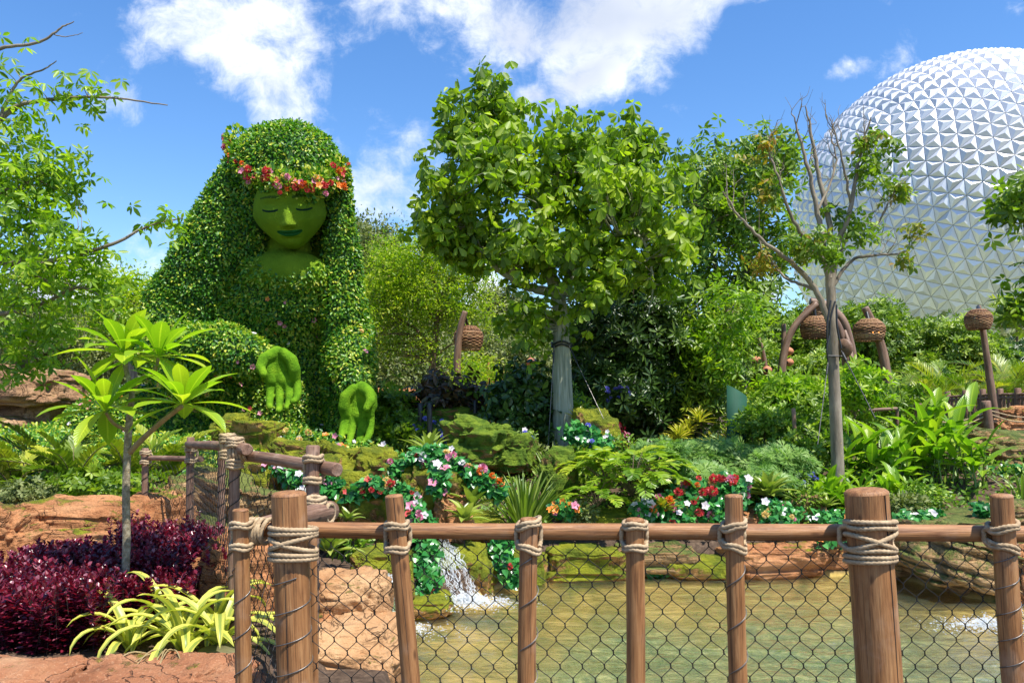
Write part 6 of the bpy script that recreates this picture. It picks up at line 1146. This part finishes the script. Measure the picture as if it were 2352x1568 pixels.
# planter side fence going back to the left
ST = thing('planter_fence', 'log fence with black mesh running back along the planter at the left', 'fence', P(540, 1505, 4.7))
side = [(539, 1012, 536, 1505, 4.75, 24), (509, 1022, 508, 1335, 6.6, 17), (438, 1005, 434, 1330, 7.0, 17), (334, 1030, 332, 1335, 7.6, 15), (719, 1025, 716, 1500, 4.05, 31)]
for x0_, y0, x1_, y1, Y, wpx in side:
    r_ = wpx*S(Y)/2; a = P(x0_, y0, Y); e = P(x1_, y1, Y); q = smooth_path([e, (a+e)/2, a], 6); mb = MB(); tube(mb, q, r_, 16, rough=.04, round_end=True); obj('post', mb, M['wood2'], ST); mb = MB()
    coil(mb, q[0], q[-1]-[0, 0, .16], r_*1.02, 8, .003, x0_); obj('wire_coil', mb, M['wire'], ST)
for pts, r0, r1, yo in (([(325, 1052, 7.6), (390, 1053, 7.3), (458, 1055, 7.0)], .024, .026, .05), ([(436, 1020, 7.0), (500, 1022, 5.6), (572, 1031, 4.62)], .030, .036, -.04), ([(552, 1046, 4.80), (640, 1058, 4.4), (768, 1080, 3.95)], .034, .036, .045), ([(588, 1212, 3.15), (680, 1190, 3.5), (758, 1172, 3.92)], .036, .05, .0)):
    q = smooth_path([P(*p)+[0, yo, 0] for p in pts], 8); mb = MB(); tube(mb, q, np.linspace(r0, r1, len(q)), 16, rough=.1, round_end=True); obj('rail', mb, M['wood2'], ST)
for (px, py, Y, r_, n, h_) in ((719, 1077, 4.05, .035, 2, .045), (539, 1040, 4.72, .032, 3, .045), (438, 1045, 6.98, .032, 2, .04), (334, 1050, 7.58, .032, 2, .035), (522, 1025, 4.9, .03, 3, .03), (722, 1180, 3.8, .04, 3, .035)):
    mb = MB(); rope_wrap(mb, P(px, py, Y), None, r_, .03, .12, h_, n, .010)
    if n == 3:
        for k in range(5): A = np.linspace(0, 2*np.pi, 22); tube(mb, np.c_[.02*(k-2), np.zeros(1), np.zeros(1)]*np.ones((22, 1))+np.c_[.01*np.sin(A), .045*np.sin(A)+.02, .045*np.cos(A)]+P(px, py, Y)+[.03, 0, 0], .009, 8, twist=120, caps=False)
    obj('rope_lashing', mb, M['rope'], ST)
def seg_net(pa, pb, z0, z1, cw=.0435):
    a, b_ = np.array(pa), np.array(pb); L = np.linalg.norm(b_-a); mb = MB(); net(mb, lambda u, z: np.array([*(a+(b_-a)*min(1, u/L)), z]), L, z0, z1, cw, rw=.0016, sides=4); obj('wire_mesh', mb, M['wire'], ST)
g2 = lambda px, Y: ((px-HX)/F*Y, Y)
seg_net(g2(334, 7.62), g2(438, 7.05), .0, 1.0); seg_net(g2(438, 7.05), g2(539, 4.8), .0, 1.22); seg_net(g2(545, 4.8), g2(719, 4.1), .1, 1.18); seg_net(g2(560, 3.12), g2(700, 3.9), .0, .98)
mb = MB(); c = P(534, 1483, 4.7); rope_wrap(mb, c, None, .034, .03, .08, .02, 2, .009); obj('rope_lashing', mb, M['rope'], ST)
# far walkway fence, right
WT = thing('walkway_fence', 'distant curved log fence with double rail along the far walkway on the right', 'fence', P(2200, 1000, 17))
cv = [(1925, 985, 17.5), (1985, 958, 19), (2040, 932, 20), (2100, 921, 19.5), (2170, 912, 19), (2250, 907, 18), (2330, 905, 17), (2420, 905, 16)]
q = smooth_path([P(*p) for p in cv], 8)
for dz in (0, -.075):
    mb = MB(); tube(mb, q+[0, 0, dz], .028, 8, rough=.1); obj('rail', mb, M['wood2'], WT)
for k, i in enumerate(range(9, len(q)-1, 1)):
    if k % 1: continue
    p = q[i]; big = k % 4 == 0; hgt = .95; mb = MB(); jx = rng.normal(size=3)*[.02, 0, 0]; tube(mb, smooth_path([p+[0, .05, -hgt], p+[0, .05, .12 if big else .02]]+0*jx, 4), .065 if big else .03, 9, rough=.06, round_end=True); obj('post', mb, M['wood2'], WT)
    if k % 2 == 0: mb = MB(); [tube(mb, np.c_[.045*np.cos(A), .03*np.sin(A), .055*np.sin(A)*0+z_+.0*A]+p+[0, .01, -.035], .008, 5, caps=False) for z_ in (.045, -.045) for A in [np.linspace(0, 6.28, 12)]]; obj('rope_lashing', mb, M['rope'], WT)
mb = MB()
for i in range(0, len(q)-9):
    for k in range(5):
        p = q[i+8]+(q[i+9]-q[i+8])*(k/5); p2 = q[i+8]+(q[i+9]-q[i+8])*((k+2)/5); tube(mb, [p-[0, 0, .1], p2-[0, 0, .5], p-[0, 0, .9]], .004, 3, caps=False)
obj('wire_mesh', mb, M['wire'], WT)
